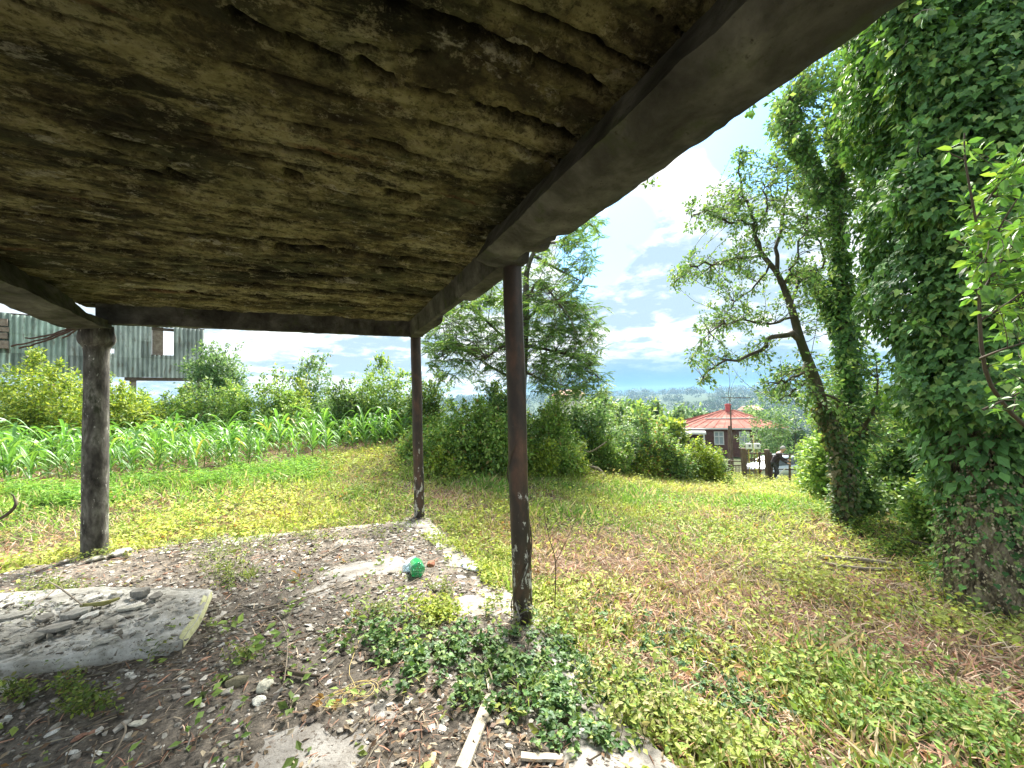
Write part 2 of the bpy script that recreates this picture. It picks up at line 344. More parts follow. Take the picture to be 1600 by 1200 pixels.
# colour of the bare earth and how green or dead the growth on it is
_dead = [(960, 855, 1.4), (880, 880, .5), (1060, 880, 1.1), (1450, 985, .85), (1330, 960, .8), (1560, 1010, .6), (700, 770, .8), (860, 775, .5), (560, 690, .9), (600, 650, 1.0), (1200, 930, .8), (30, 860, .6), (470, 850, .5), (540, 840, .4), (250, 780, .35), (1130, 960, .5), (1000, 1030, .3), (1590, 1080, .5), (1180, 1100, .22), (1080, 1050, .25), (1400, 900, .7), (1250, 980, .5), (1450, 1180, .2), (1300, 1170, .2), (1000, 940, .5), (640, 760, .5)]
_dead = [(onz(px, py, float(gbase(*onz(px, py, -.2)[:2])))[:2], r) for px, py, r in _dead]
_lush = [(420, 745, 1.1), (200, 757, 1.0), (330, 760, .9), (60, 780, .7), (900, 800, .9), (1190, 775, .8), (760, 760, .8), (1350, 1050, .25), (1280, 1010, .2), (1000, 760, 1.5)]
_lush = [(onz(px, py, float(gbase(*onz(px, py, -.2)[:2])))[:2], r) for px, py, r in _lush]
def deadness(x, y):
    v = fbm(x * .8, y * .8, 6, 4) * 1.3 + .03 + .5 * np.maximum(0, fbm(x * 3.1, y * 3.1, 8, 3))
    for q, r in _dead: v = np.maximum(v, np.exp(-((x - q[0]) ** 2 + (y - q[1]) ** 2) / r ** 2) * .85 + .35 * fbm(x * 2, y * 2, 3, 3))
    return np.clip(v, 0, 1)
def lush(x, y):
    v = np.maximum(0, fbm(x * .6 + 9, y * .6, 2, 4) * 1.2)
    for q, r in _lush: v = np.maximum(v, np.exp(-((x - q[0]) ** 2 + (y - q[1]) ** 2) / r ** 2))
    return np.clip(v, 0, 1)
CORN = np.array([P(-420, 800, 6.6)[:2], P(0, 760, 7.9)[:2], P(330, 750, 8.3)[:2], P(430, 722, 10)[:2], P(505, 700, 11)[:2], P(560, 690, 11.8)[:2], P(640, 675, 13.2)[:2], P(655, 655, 18)[:2], P(-300, 655, 18)[:2], P(-900, 700, 12)[:2]])
def inpoly(x, y, poly):
    c = np.zeros(np.shape(x), bool); n = len(poly)
    for i in range(n):
        x1, y1 = poly[i]; x2, y2 = poly[(i + 1) % n]
        with np.errstate(divide='ignore', invalid='ignore'):
            c ^= ((y1 > y) != (y2 > y)) & (x < (x2 - x1) * (y - y1) / (y2 - y1) + x1)
    return c
def ground():
    r = np.concatenate([np.geomspace(.35, 8, 330), np.geomspace(8, 40, 90)[1:], np.geomspace(40, 4600, 110)[1:]]); az = np.linspace(0, 2 * np.pi, 721)[:-1]
    # finer bearings across the view
    az = np.concatenate([np.linspace(-1.15, 1.15, 620), np.linspace(1.15, 2 * np.pi - 1.15, 160)[1:-1]])
    R, A = np.meshgrid(r, az, indexing='ij'); x = R * np.sin(A); y = R * np.cos(A); z = G(x, y)
    X = np.stack([x, y, z], -1); n, m = x.shape
    pin = porch_in(x, y); n1 = fbm(x * 1.5, y * 1.5, 0, 4); n2 = fbm(x * 9, y * 9, 3, 4); n3 = fbm(x * 40, y * 40, 3, 2)
    soil = np.array([.085, .065, .045]); dirt = np.array([.155, .137, .115]); litter = np.array([.14, .092, .065]); green = np.array([.06, .07, .03])
    dd = deadness(x, y)[..., None]; c = green * (1 - dd) + litter * dd
    ic = inpoly(x, y, CORN)[..., None]; c = c * (1 - ic) + np.array([.17, .125, .085]) * ic
    c = c * (1 - pin[..., None]) + dirt * pin[..., None]
    c = c * (1 + .5 * n1 + 1.1 * n2 + 1.2 * n3)[..., None]
    fr = sstep(30, 60, R)[..., None]; c = c * (1 - fr) + np.array([.035, .06, .022]) * fr * (1 + n1[..., None])
    mb = MB(); idx = np.arange(n * m).reshape(n, m); i2 = np.roll(idx, -1, 1)
    F = np.stack([idx[:-1], idx[1:], i2[1:], i2[:-1]], -1).reshape(-1, 4)
    mb.add(X.reshape(-1, 3), F, np.clip(c, .01, 1).reshape(-1, 3))
    ce = np.vstack([X[0], [[0, 0, float(G(0., 0.))]]]); q = np.arange(m); mb.add(ce, np.stack([q, np.roll(q, -1), np.full(m, m)], -1)[:, ::-1][:, [1, 0, 2]], dirt)
    m_, N, K, o = newmat("earth"); a = N.new('ShaderNodeAttribute'); a.attribute_name = 'col'; v = coord(N, K)
    p = N.new('ShaderNodeBsdfPrincipled'); p.inputs['Roughness'].default_value = .95; p.inputs['Specular IOR Level'].default_value = .15
    f = ramp(N, K, nz(N, K, v, 55, 6, .75), [(.32, (.45, .45, .45)), (.5, (1, 1, 1)), (.68, (1.7, 1.65, 1.55))]); c2 = mix(N, K, 1.0, a.outputs[0], f, 'MULTIPLY')
    K.new(c2, p.inputs[0]); K.new(bump(N, K, nz(N, K, v, 45, 8, .75), .8, .02), p.inputs['Normal']); K.new(p.outputs[0], o.inputs[0])
    tag(mb.build("ground", m_, None, True), kind='structure')
ground()

# concrete floor of the porch, half buried by the litter
def floor():
    mb = MB(); Ls = np.linspace(-2.75, L3 + .13, 90); As = np.linspace(-3, A2 - .1, 190); LL, AA = np.meshgrid(Ls, As, indexing='ij')
    e = .06 * fbm(AA[-1] * 2.2, 3.3, 0, 4); LL = LL.copy(); LL[-1] += e - .02; LL[-2] += e * .8
    e2 = .09 * fbm(LL[:, -1] * 2, 8.3, 0, 4); AA = AA.copy(); AA[:, -1] += e2; AA[:, -2] += e2 * .7
    p = W(LL, AA, 0 * LL); z = gbase(p[..., 0], p[..., 1]) + .004 + .008 * fbm(p[..., 0] * 6, p[..., 1] * 6, 1, 4); p[..., 2] = z
    grid(mb, p); q = p[-1:].repeat(2, 0).copy(); q[1, :, 2] -= .22; grid(mb, q); q = p[:, -1:].transpose(1, 0, 2).repeat(2, 0).copy(); q[1, :, 2] -= .22; grid(mb, q)
    m = surfmat("floor_concrete", [(.3, (.15, .14, .125)), (.5, (.3, .285, .26)), (.7, (.44, .425, .39))], 5, rough=.9, bmp=(.8, .01, 40), second=(7, .5, .66, (.2, .18, .155)), spots=(60, .55, .66, (.12, .1, .08)))
    tag(mb.build("porch_floor", m, None, True), kind='structure')
floor()

# ------------------------------------------------------------------ porch roof on its posts
def ceiling_cracks():
    rs = np.random.RandomState(3); out = []
    zc = CEIL
    for x0, y0, x1, y1, wd, dp in ((598, 8, 655, 28, .016, .055), (655, 28, 830, 95, .024, .065), (830, 95, 948, 150, .014, .045), (556, 104, 622, 134, .016, .05), (660, 140, 765, 172, .01, .03), (765, 174, 905, 224, .018, .055),
                                (355, 22, 440, 60, .012, .03), (440, 60, 538, 104, .018, .05), (395, 180, 520, 205, .006, .02), (560, 165, 780, 222, .008, .03), (150, 212, 235, 230, .014, .04), (578, 218, 680, 246, .012, .045), (680, 246, 780, 270, .008, .03),
                                (430, 228, 520, 248, .01, .03), (524, 252, 610, 265, .008, .03), (630, 268, 665, 276, .014, .04), (443, 268, 472, 276, .02, .05), (600, 298, 660, 314, .02, .04), (260, 266, 310, 284, .02, .05), (440, 308, 590, 334, .016, .05), (590, 334, 765, 362, .012, .045),
                                (130, 250, 300, 285, .012, .03), (300, 320, 460, 350, .02, .05), (340, 378, 520, 392, .02, .06), (520, 390, 715, 418, .022, .06), (400, 372, 560, 384, .015, .05), (510, 410, 640, 423, .015, .05), (280, 425, 330, 429, .015, .04), (420, 428, 600, 440, .018, .05), (330, 445, 520, 455, .014, .05), (200, 452, 420, 462, .014, .05),
                                (0, 330, 160, 352, .012, .03), (40, 200, 240, 255, .008, .02), (60, 355, 330, 392, .014, .04), (120, 385, 420, 415, .012, .04), (200, 410, 500, 432, .012, .04), (230, 468, 600, 480, .012, .04), (250, 435, 640, 462, .010, .04), (560, 452, 655, 462, .010, .04), (380, 405, 700, 432, .01, .035)):
        a = onz(x0, y0, zc); b_ = onz(x1, y1, zc); out.append((*LA(a[0], a[1]), *LA(b_[0], b_[1]), wd * (1.25 if y0 < 370 else 1.9), dp * 1.2))
    for i in range(110):
        A = rs.uniform(.2, 5.5) if i > 70 else rs.uniform(3.0, 5.5); L0 = rs.uniform(-2, .8); ln = rs.uniform(.25, 1.5); out.append((L0, A, L0 + ln, A + rs.normal() * .03, rs.uniform(.004, .01) * (1.3 if A > 3.8 else .8), rs.uniform(.012, .035)))
    return out
CEIL = 2.62
def porch():
    ang = math.atan2(bv[1], bv[0])
    e = empty("porch_roof", (0, 0, 0), "decaying concrete porch roof slab overhead resting on two rusty pipes and a round concrete column", "porch roof", rz=ang)
    # everything below is in the frame (L, A, z)
    mb = MB(); Ls = np.linspace(-2.32, 1.12, 260); As = np.concatenate([np.linspace(-2.2, .6, 60), np.linspace(.6, A2 + .1, 560)[1:]]); LL, AA = np.meshgrid(Ls, As, indexing='ij')
    board = np.floor((AA + .03 * fbm(LL * .7, AA * .3, 1, 2)) / .17); bh = (vn(board * 7.13, 1.5, 2.5) - .5) * .007
    frac = ((AA + .03 * fbm(LL * .7, AA * .3, 1, 2)) / .17) % 1; seam = np.exp(-((np.minimum(frac, 1 - frac)) / .05) ** 2) * (vn(LL * 1.3, board * 3.7, 1) > .45)
    z = CEIL + bh + .012 * seam + .007 * fbm(LL * 1.6, AA * 3, 3, 4) + .007 * fbm(LL * 9, AA * 14, 3, 3) + .008 * fbm(LL * 30, AA * 40, 5, 2)
    fl = fbm(LL * 1.8, AA * 3.2, 8, 4); fl2 = fbm(LL * 3, AA * 5, 12, 5); fl3 = fbm(LL * 2.0, AA * 6, 21, 5); z += .018 * sstep(.25, 0, np.minimum(frac, 1 - frac) * 8) * sstep(.45, .6, vn(LL * .9, board * 3.7, 1)) * sstep(2, 3.4, AA) + .006 * sstep(.06, .066, fl) - .007 * sstep(.14, .145, fl2); z += .009 * sstep(.1, .106, fl3) + .008 * sstep(.13, .137, fbm(LL * 7, AA * 11, 31, 4))
    dk = np.zeros(z.shape)
    for (l0, a0, l1, a1, wd, dp) in ceiling_cracks():
        if l0 > l1: l0, a0, l1, a1 = l1, a1, l0, a0
        t = (LL - l0) / max(l1 - l0, .01); ac = a0 + (a1 - a0) * t + .045 * fbm(LL * 3.3, a0 * 9, 1, 3) + .02 * fbm(LL * 14, a0 * 5, 2, 3)
        ends = sstep(-.05, .1, t) * sstep(1.05, .9, t); ww = wd * (.25 + .75 * ends) * (.55 + 1.2 * vn(LL * 9, a0 * 13, 3)); d_ = (AA - ac) / ww
        d_ = d_ + .5 * fbm(LL * 26, AA * 60, 2, 3); prof = np.where(d_ > 0, np.exp(-np.minimum(d_ / 1.25, 9) ** 4), np.exp(-np.minimum(-d_ / .85, 9) ** 4)); z = np.maximum(z, z * 0 + z) + dp * prof * ends * sstep(.15, .3, vn(LL * 6, a0 * 7, 9)); dk = np.maximum(dk, prof * ends * sstep(.15, .3, vn(LL * 6, a0 * 7, 9)) * min(1, dp / .03))
    crack_col = (1 - .95 * np.clip(dk * 1.2, 0, 1))[..., None] * np.ones(3)  # vertex colour darkened along the crack profiles
    # broken outer lip on the left
    edge = .13 * fbm(AA[0] * 1.7, 4.4, 0, 4); LL[0] += edge; LL[1] += edge * .6; z[0] += .05; z[1] += .02
    X = np.stack([LL, AA, z], -1)
    mb.add(X.reshape(-1, 3), np.stack([np.arange(X.shape[0] * X.shape[1]).reshape(X.shape[:2])[q] for q in ((slice(None, -1), slice(None, -1)), (slice(None, -1), slice(1, None)), (slice(1, None), slice(1, None)), (slice(1, None), slice(None, -1)))], -1).reshape(-1, 4), crack_col.reshape(-1, 3))
    m, N, K, o = newmat("ceiling_concrete"); v = coord(N, K); vs = coord(N, K, (.55, 1.9, 1)); vl = coord(N, K, (.35, 2.6, 1)); p = N.new('ShaderNodeBsdfPrincipled'); p.inputs['Roughness'].default_value = .95; p.inputs['Specular IOR Level'].default_value = .12
    c = ramp(N, K, nz(N, K, coord(N, K, (.75, 1.2, 1)), 1.9, 12, .72, .3), [(.34, (.014, .012, .008)), (.43, (.055, .046, .025)), (.49, (.14, .122, .055)), (.55, (.25, .225, .11)), (.66, (.34, .32, .2))])
    c = mix(N, K, ramp(N, K, nz(N, K, v, 1.3, 9, .66), [(.48, (0, 0, 0)), (.62, (.8, .8, .8))]), c, (.06, .068, .035))
    c = mix(N, K, ramp(N, K, nz(N, K, coord(N, K, (.55, 1.6, 1)), 2.1, 12, .78, .2), [(.52, (0, 0, 0)), (.58, (.93, .93, .93))]), c, (.012, .012, .008))
    c = mix(N, K, ramp(N, K, nz(N, K, coord(N, K, (.8, 1.3, 1)), 4.7, 10, .72, .1), [(.59, (0, 0, 0)), (.63, (.75, .75, .75))]), c, (.36, .345, .27))
    c = mix(N, K, ramp(N, K, nz(N, K, vl, 1.7, 9, .7), [(.61, (0, 0, 0)), (.67, (.75, .75, .75))]), c, (.12, .05, .025))
    c = mix(N, K, ramp(N, K, nz(N, K, coord(N, K, (.8, 1.2, 1)), 11, 10, .8), [(.5, (0, 0, 0)), (.58, (.75, .75, .75))]), c, (.035, .033, .018)); c = mix(N, K, ramp(N, K, nz(N, K, coord(N, K, (.9, 1.1, 1), (.3, .1, .5)), 9, 10, .8), [(.55, (0, 0, 0)), (.61, (.6, .6, .6))]), c, (.36, .33, .2)); c = mix(N, K, ramp(N, K, nz(N, K, v, 40, 5, .75), [(.53, (0, 0, 0)), (.62, (.7, .7, .7))]), c, (.025, .022, .013))
    at = N.new('ShaderNodeAttribute'); at.attribute_name = 'col'; c = mix(N, K, 1.0, c, at.outputs[0], 'MULTIPLY')
    K.new(c, p.inputs[0]); bb = bump(N, K, nz(N, K, v, 14, 12, .78), .9, .03); bb = bump(N, K, nz(N, K, v, 60, 6, .7), .6, .006, bb); K.new(bb, p.inputs['Normal']); K.new(p.outputs[0], o.inputs[0])
    ce = mb.build("ceiling", m, e, True); tag(ce, "mossy stained underside with long dark cracks")
    M_con = surfmat("beam_concrete", [(.32, (.016, .015, .013)), (.48, (.055, .053, .048)), (.6, (.1, .098, .09)), (.74, (.17, .165, .15))], 4, (1, 1, 1), .92, (.8, .015, 22), (5, .56, .68, (.05, .06, .03)), (40, .6, .7, (.04, .035, .03)))
    # slab above
    mb = MB(); box(mb, ((-2.12 + 1.2) / 2, (A2 + .14 - 2.2) / 2, CEIL + .165), (1.2 + 2.12, A2 + .14 + 2.2, .08)); mb.build("roof_slab", M_con, e)
    def prism(name, secf, S, axis, label=None, amp=.012, ragged=None, mat=M_con):
        # secf(s) -> (k,2) profile of (across, z); axis 'A' runs along A, 'L' along L
        mb = MB(); rows = []
        for s in S:
            q = np.array(secf(s), float); k = len(q); out = []
            for i in range(k):
                p0, p1 = q[i], q[(i + 1) % k]; n = max(1, int(np.linalg.norm(p1 - p0) / .035))
                for j in range(n if n < 9 else 9): out.append(p0 + (p1 - p0) * j / (n if n < 9 else 9))
            rows.append(out)
        k = min(len(r) for r in rows); rows = np.array([r[:k] for r in rows]); SS = np.repeat(np.asarray(S)[:, None], k, 1); u, z = rows[..., 0].copy(), rows[..., 1].copy()
        du = amp * 2 * fbm(SS * 5, u * 9, z * 9, 4) + amp * .8 * fbm(SS * 30, u * 30, z * 30, 2); dz = amp * 2 * fbm(SS * 5 + 40, u * 9, z * 9, 4) + amp * .8 * fbm(SS * 30, u * 30, z * 30 + 9, 2)
        if ragged is not None: dz = dz + ragged(SS, u, z)
        u += du; z += dz
        X = np.stack([u, SS, z], -1) if axis == 'A' else np.stack([SS, u, z], -1)
        idx = np.arange(X.shape[0] * k).reshape(X.shape[0], k); i2 = np.roll(idx, -1, 1); mb.add(X.reshape(-1, 3), np.stack([idx[:-1], i2[:-1], i2[1:], idx[1:]], -1).reshape(-1, 4))
        for r in (X[0], X[-1]): mb.add(np.vstack([r, r.mean(0)]), np.stack([np.arange(k), (np.arange(k) + 1) % k, np.full(k, k)], -1))
        o_ = mb.build(name, mat, e); 
        if label: tag(o_, label)
        return o_
    B = 2.415
    def rag(S, u, z):
        low = sstep(B + .1, B + .01, z) * sstep(L3 - .06, L3 + .04, u)
        return low * (.05 * np.maximum(0, fbm(S * 4, 1.2, 5, 4)) + .07 * sstep(.06, .12, fbm(S * 1.9, 7.7, 2, 4)) + .05 * np.exp(-((S - 1.93) / .05) ** 2))
    prism("beam", lambda s: [(L3 - .09, B), (L3 + .02, B - .004), (L3 + .075, B + .01), (L3 + .085, CEIL + .05), (L3 + .09, CEIL + .215), (1.085, CEIL + .21), (1.09, CEIL), (L3 - .1, B + .06)], np.linspace(A3 + .02, A2 - .02, 90), 'A', "narrow right hand beam between the two rusty pipes", .01, rag)
    prism("beam", lambda s: [(.93, B + .03), (1.02, B + .0), (L3 + .02, B - .004), (L3 + .075, B + .012), (L3 + .085, CEIL + .05), (L3 + .09, CEIL + .215), (1.08, CEIL + .21), (1.03, CEIL + .01)], np.linspace(-2.2, A3 + .02, 260), 'A', "wide smooth right hand beam above the camera", .011, rag)
    prism("beam", lambda s: [(A2 - .1, B - .01 * 0), (A2 - .11, CEIL + .04), (A2 + .12, CEIL + .21), (A2 + .14, CEIL + .02), (A2 + .09, B + .02)], np.linspace(LC + .02, L3 + .09, 110), 'L', "far front beam between concrete column and pipe", .011, lambda S, u, z: sstep(B + .05, B, z) * .03 * np.maximum(0, fbm(S * 3, 9.2, 5, 4)))
    def lsec(A):
        k = sstep(5.7, 3.4, A); kk = sstep(5.5, 4.4, A); t = B - .07 + .07 * sstep(5.5, 4.0, A); top = B + .055 + .17 * sstep(5.15, 4.5, A) + .02 * fbm(A * 4, 3, 3, 3)
        return [(LC + .13, t + .02), (LC - .17, t - .005), (LC - .24, t + .05), (LC - .22, top + .02), (LC + .0, top + .01), (LC + .12, top - .02)]
    prism("beam", lsec, np.linspace(-2.2, A2 - .04, 130), 'A', "broken left beam sagging away from the slab", .02, None)
    # right pipes
    m, N, K, o = newmat("rusty_pipe"); v = coord(N, K, (1, 1, .45)); v2 = coord(N, K); p = N.new('ShaderNodeBsdfPrincipled')
    c = ramp(N, K, nz(N, K, v, 7, 8, .65), [(.3, (.014, .01, .009)), (.5, (.04, .026, .02)), (.66, (.1, .05, .032)), (.78, (.17, .09, .055))])
    sx = N.new('ShaderNodeSeparateXYZ'); K.new(v2, sx.inputs[0]); mr = N.new('ShaderNodeMapRange'); K.new(sx.outputs[2], mr.inputs[0]); mr.inputs[1].default_value = 1.7; mr.inputs[2].default_value = .2; mr.inputs[3].default_value = -.16; mr.inputs[4].default_value = .02
    ad = N.new('ShaderNodeMath'); K.new(nz(N, K, v, 17, 9, .72, .3), ad.inputs[0]); K.new(mr.outputs[0], ad.inputs[1])
    f = ramp(N, K, ad.outputs[0], [(.545, (0, 0, 0)), (.575, (1, 1, 1))]); c = mix(N, K, f, c, (.5, .49, .46)); K.new(c, p.inputs[0]); p.inputs['Roughness'].default_value = .55; K.new(bump(N, K, nz(N, K, v2, 50, 8, .7), .5, .004), p.inputs['Normal']); K.new(p.outputs[0], o.inputs[0]); M_pipe = m
    def pipe(L, A, zb, r, lab, lean=(0, 0)):
        mb = MB(); zz = np.linspace(zb - .1, B + .03, 40); path = np.stack([L + lean[0] * (zz - B) + .003 * np.sin(zz * 5), A + lean[1] * (zz - B), zz], -1); tube(mb, path, r, 28, None, True, .02, 3); o_ = mb.build("post", M_pipe, e, True); tag(o_, lab)
        return o_
    p3_ = pipe(L3 + .0, A3, 0, .066, "nearer rusty pipe with flaking white paint"); pipe(L3 + .005, A2, -.16, .072, "farther dark rusty pipe")
    mb = MB(); tube(mb, [(L3 + .067, A3 - .02, 1.98), (L3 + .07 - .02, A3 - .05, 1.98)], [.012, .012], 8); o_ = bpy.data.objects.new("x", None)
    bpy.data.objects.remove(o_)
    # round concrete column with a collar
    zs = np.concatenate([np.linspace(-.12, 2.05, 60), [2.08, 2.12, 2.16, 2.19, 2.21, 2.24, 2.28, 2.31, 2.34, 2.40]])
    rr = np.where(zs < 2.1, .104 - .006 * zs / 2, 0.0); rr[-9:] = [.1, .104, .118, .135, .145, .147, .142, .135, .13]; rr[-10] = .098; rr[:3] += [.012, .006, .002]
    mb = MB(); tube(mb, np.stack([LC + 0 * zs, A2 - .02 + 0 * zs, zs], -1), rr, 40, None, True, .045, 5)
    M_colu = surfmat("column_concrete", [(.34, (.02, .019, .016)), (.47, (.075, .07, .06)), (.56, (.15, .145, .125)), (.68, (.3, .29, .26))], 9, (1, 1, .4), .92, (.7, .012, 30), (9, .54, .64, (.05, .055, .035)), (26, .64, .68, (.5, .5, .46)))
    cl = mb.build("column", M_colu, e, True); tag(cl, "weathered round concrete column with a moulded collar")
    mb = MB(); rs = np.random.RandomState(5); M_rust = plain("rusty_bar", (.07, .04, .03), .8)
    for (px, py, dpt) in ((18, 541, 4.0), (30, 544, 3.95), (98, 528, 4.25), (112, 520, 4.3), (40, 528, 4.1)):
        q = P(px, py, dpt); l, a = LA(q[0], q[1]); s0 = np.array([LC - .12 + rs.uniform(-.03, .06), A2 - .1 + rs.uniform(-.05, .05), B - .02 + rs.uniform(-.03, .03)]); path = bez(s0, (l, a, q[2]), 12, .035, .06, rs.randint(99)); tube(mb, path, .0085, 6)
    mb.build("rebar", M_rust, cl)
    # wire loop on the near pipe
    mb = MB(); t = np.linspace(0, 2 * np.pi, 40); tube(mb, np.stack([L3 + .074 * np.cos(t), A3 + .074 * np.sin(t), .06 + .05 * np.cos(t + 1.2)], -1), .0035, 5, cap=False); mb.build("wire", plain("wire", (.3, .28, .25), .5, .5), p3_)
    mb = MB(); 
    for k, z0 in ((0, .05), (1, .3)):
        t = np.linspace(0, 5 + k, 50); tube(mb, np.stack([L3 + .075 * np.cos(t + k * 2 + 2.4), A3 + .075 * np.sin(t + k * 2 + 2.4), z0 + .15 * t], -1), .004, 5)
    mb.build("vine_stem", M_twig, p3_)
    return e
PORCH = porch()

# ------------------------------------------------------------------ plants
YEL = [(0.324, 0.408, 0.06), (0.432, 0.504, 0.084), (0.18, 0.288, 0.048), (0.12, 0.216, 0.042)]
MID = [(0.174, 0.312, 0.069), (0.261, 0.418, 0.095), (0.104, 0.208, 0.053), (0.383, 0.487, 0.139)]
DRK = [(0.106, 0.204, 0.062), (0.166, 0.292, 0.087), (0.074, 0.145, 0.051), (0.292, 0.389, 0.127)]
BLU = [(0.13, 0.243, 0.104), (0.192, 0.332, 0.139), (0.087, 0.174, 0.078), (0.312, 0.436, 0.208)]
def shrub(px, top, hw, d, pal, label, group=None, n=3500, lf=.08, name='shrub', seed=1, zdrop=0.0, lobes=8, cat='shrub', sky=None, spikes=5, tall=0.0, shape=LEAF4, wts=None, low=0.0, extra=None, trunk=False, dens=1.0, mat=None):
    rs = np.random.RandomState(seed * 13 + 5); T = P(px, top, d); gx, gy = T[0], T[1]; gz = float(G(gx, gy)); rx = hw / FP * d; H = T[2] - gz
    e = empty(name, (gx, gy, gz), label, cat, group); mb = MB(); st = MB()
    nl = lobes; cs = []
    z0 = low
    for i in range(nl):
        u = rs.uniform(-1, 1); v = rs.uniform(-1, 1); h = rs.uniform(.3, 1) if i > 2 else (.8, .62, .5)[i]
        k = rx * (.38 + .3 * rs.rand()); wd = (rx - k * .8) * math.sqrt(max(.05, 1 - (max(0, h - .4) / .75) ** 2))
        cz = z0 + (H - z0) * h * .8; rz = min(k * (.8 + .5 * rs.rand()), H - cz) if i == 0 else min(k * (.7 + .5 * rs.rand()), max(.25, H - cz))
        cs.append((u * wd * (0 if i == 0 and trunk else 1), v * wd * .8, cz, k, k * .9, rz * 1.0))
    if not trunk:
        for i in range(4): cs.append((rs.uniform(-.8, .8) * rx, rs.uniform(-.6, .6) * rx, H * .22, rx * .45, rx * .45, H * .3))
    cs = np.array(cs); vol = cs[:, 3] * cs[:, 5]; N = int(n * dens * 1.4); ii = rs.choice(len(cs), N, p=vol / vol.sum())
    u = nrm(rs.normal(size=(N, 3))); rr = rs.rand(N) ** .33 * (.62 + .5 * rs.rand(N)); c = cs[ii]
    # leaves gather in sprigs: snap most of them toward sprig centres
    ns = max(30, N // 14); si = rs.choice(len(cs), ns, p=vol / vol.sum()); su = nrm(rs.normal(size=(ns, 3))); sr = (.72 + .3 * rs.rand(ns)) * (1 + .15 * (rs.rand(ns) > .85)); sp = cs[si, :3] + su * cs[si, 3:] * sr[:, None]; jj = rs.randint(0, ns, N)
    t = rs.rand(N)[:, None]; sd = nrm(su + np.array([0, 0, .6]) + rs.normal(size=(ns, 3)) * .4)
    L_ = lf * 2.4 * (1 + rs.rand(ns)); lf = lf * 1.3
    pos = sp[jj] + sd[jj] * (t - .5) * L_[jj][:, None] + rs.normal(size=(N, 3)) * lf * .45
    inn = rs.rand(N) < .22; pos[inn] = (c[:, :3] + u * c[:, 3:] * rr[:, None])[inn]
    for k in range(spikes):
        m = int(N * .004) + 5; b = sp[np.argmax(sp[:, 2] + rs.rand(ns) * H * .4)]; tt = rs.rand(m)[:, None]; hh = np.array([rs.normal() * .12, rs.normal() * .1, .25 + tall + .3 * rs.rand()]) * min(H, 2.5) * .38
        q = b + hh * tt + rs.normal(size=(m, 3)) * lf * .5; pos = np.vstack([pos, q]); st_p = np.array([b - [0, 0, .1], b + hh]); tube(st, bez(st_p[0], st_p[1], 4, .05, 0, k), [.006 * d / 10, .003], 3)
    N = len(pos); pos[:, 2] = np.maximum(pos[:, 2], .03 + rs.rand(N) * .06)
    out = nrm(pos - np.array([0, 0, H * .45])); dd = nrm(out * .7 + rs.normal(size=(N, 3)) * .75 + [0, 0, -.15]); nr = nrm(np.array([0, 0, 1.0]) + out * .5 + rs.normal(size=(N, 3)) * .55)
    C = palette(rs, N, pal, .2, wts)
    if extra is not None: q = rs.rand(N) < extra[1]; C[q] = np.array(extra[0]) * (1 + .2 * rs.normal(size=(q.sum(), 1)))
    leaves(mb, pos, dd, nr, lf * rs.uniform(.65, 1.35, N), shape, np.clip(C, .005, 1))
    mb.build('foliage', mat or M_leaf, e)
    if trunk:
        tp = smoothpath([(0, 0, -.1), (.05 * rx, 0, H * .25), (-.05 * rx, .03, H * .5), tuple(cs[0, :3])], 10); tube(st, tp, np.linspace(.05, .025, 10) * H / 2.2, 7)
    for k in range(12 if trunk else 9):
        b = sp[rs.randint(ns)]; s0 = tp[rs.randint(3, 8)] if trunk else np.array([rs.normal() * .12 * rx, rs.normal() * .12 * rx, -.05]); tube(st, bez(s0, b, 6, .12, 0, k), np.linspace(.02, .006, 6) * (H / 2.0 if H > 1 else .5), 4)
    st.build('stem', M_bark, e)
    return e
gB = "bushes growing behind the maize"
k = 0
for a in (
    (55, 562, 82, 13.2, YEL, "bright yellow-green bush at the far left below the corrugated barn", 9500, .085),
    (-60, 585, 70, 13.5, MID, "mid green bush cut by the left picture edge, left of the bright yellow-green bush", 2500, .09),
    (112, 600, 38, 12.6, YEL, "small yellowish bush touching the left side of the concrete column", 2600, .08),
    (208, 588, 52, 13.0, YEL, "bright yellow bush just right of the concrete column", 7500, .08),
    (262, 612, 42, 13.6, MID, "low green bush right of the bright yellow bush, under the barn window", 3400, .08),
    (318, 600, 44, 14.5, DRK, "dark low bush in front of the round-crowned tree", 3600, .08),
    (368, 607, 40, 14.2, MID, "low dense green bush right of the round-crowned tree's foot", 3200, .08),
    (425, 590, 46, 14.5, MID, "rounded mid green bush left of the tallest bush behind the maize", 4600, .085),
    (492, 562, 44, 17.5, BLU, "tallest bluish bush with thin airy top behind the maize", 4200, .1),
    (455, 600, 36, 15.5, YEL, "yellowish small bush between two green bushes behind the maize", 2400, .08),
    (540, 592, 42, 14.5, DRK, "dark bush left of the tall bush beside the farther pipe", 4200, .085),
    (566, 575, 34, 17.0, MID, "narrow upright bush above the far maize rows", 3000, .09),
    (608, 568, 42, 15.0, MID, "tall leafy bush just left of the farther pipe", 5200, .085),
    (15, 606, 60, 17, MID, "dull green bush filling the space behind the bright yellow-green bush", 4200, .1),
    (130, 604, 50, 17, DRK, "dark bush behind the concrete column", 4200, .1),
    (205, 612, 46, 17.5, MID, "green bush under the barn behind the bright yellow bush", 3800, .1),
    (285, 610, 40, 18, DRK, "dark bush under the right end of the barn's floor beam", 3600, .1),
    (668, 592, 42, 14.0, DRK, "dark bush just right of the farther pipe", 4600, .085),
):
    k += 1; shrub(a[0], a[1], a[2], a[3], a[4], a[5], gB, a[6], a[7], seed=k, extra=((.26, .2, .06), .03) if k % 3 == 0 else None, spikes=7)
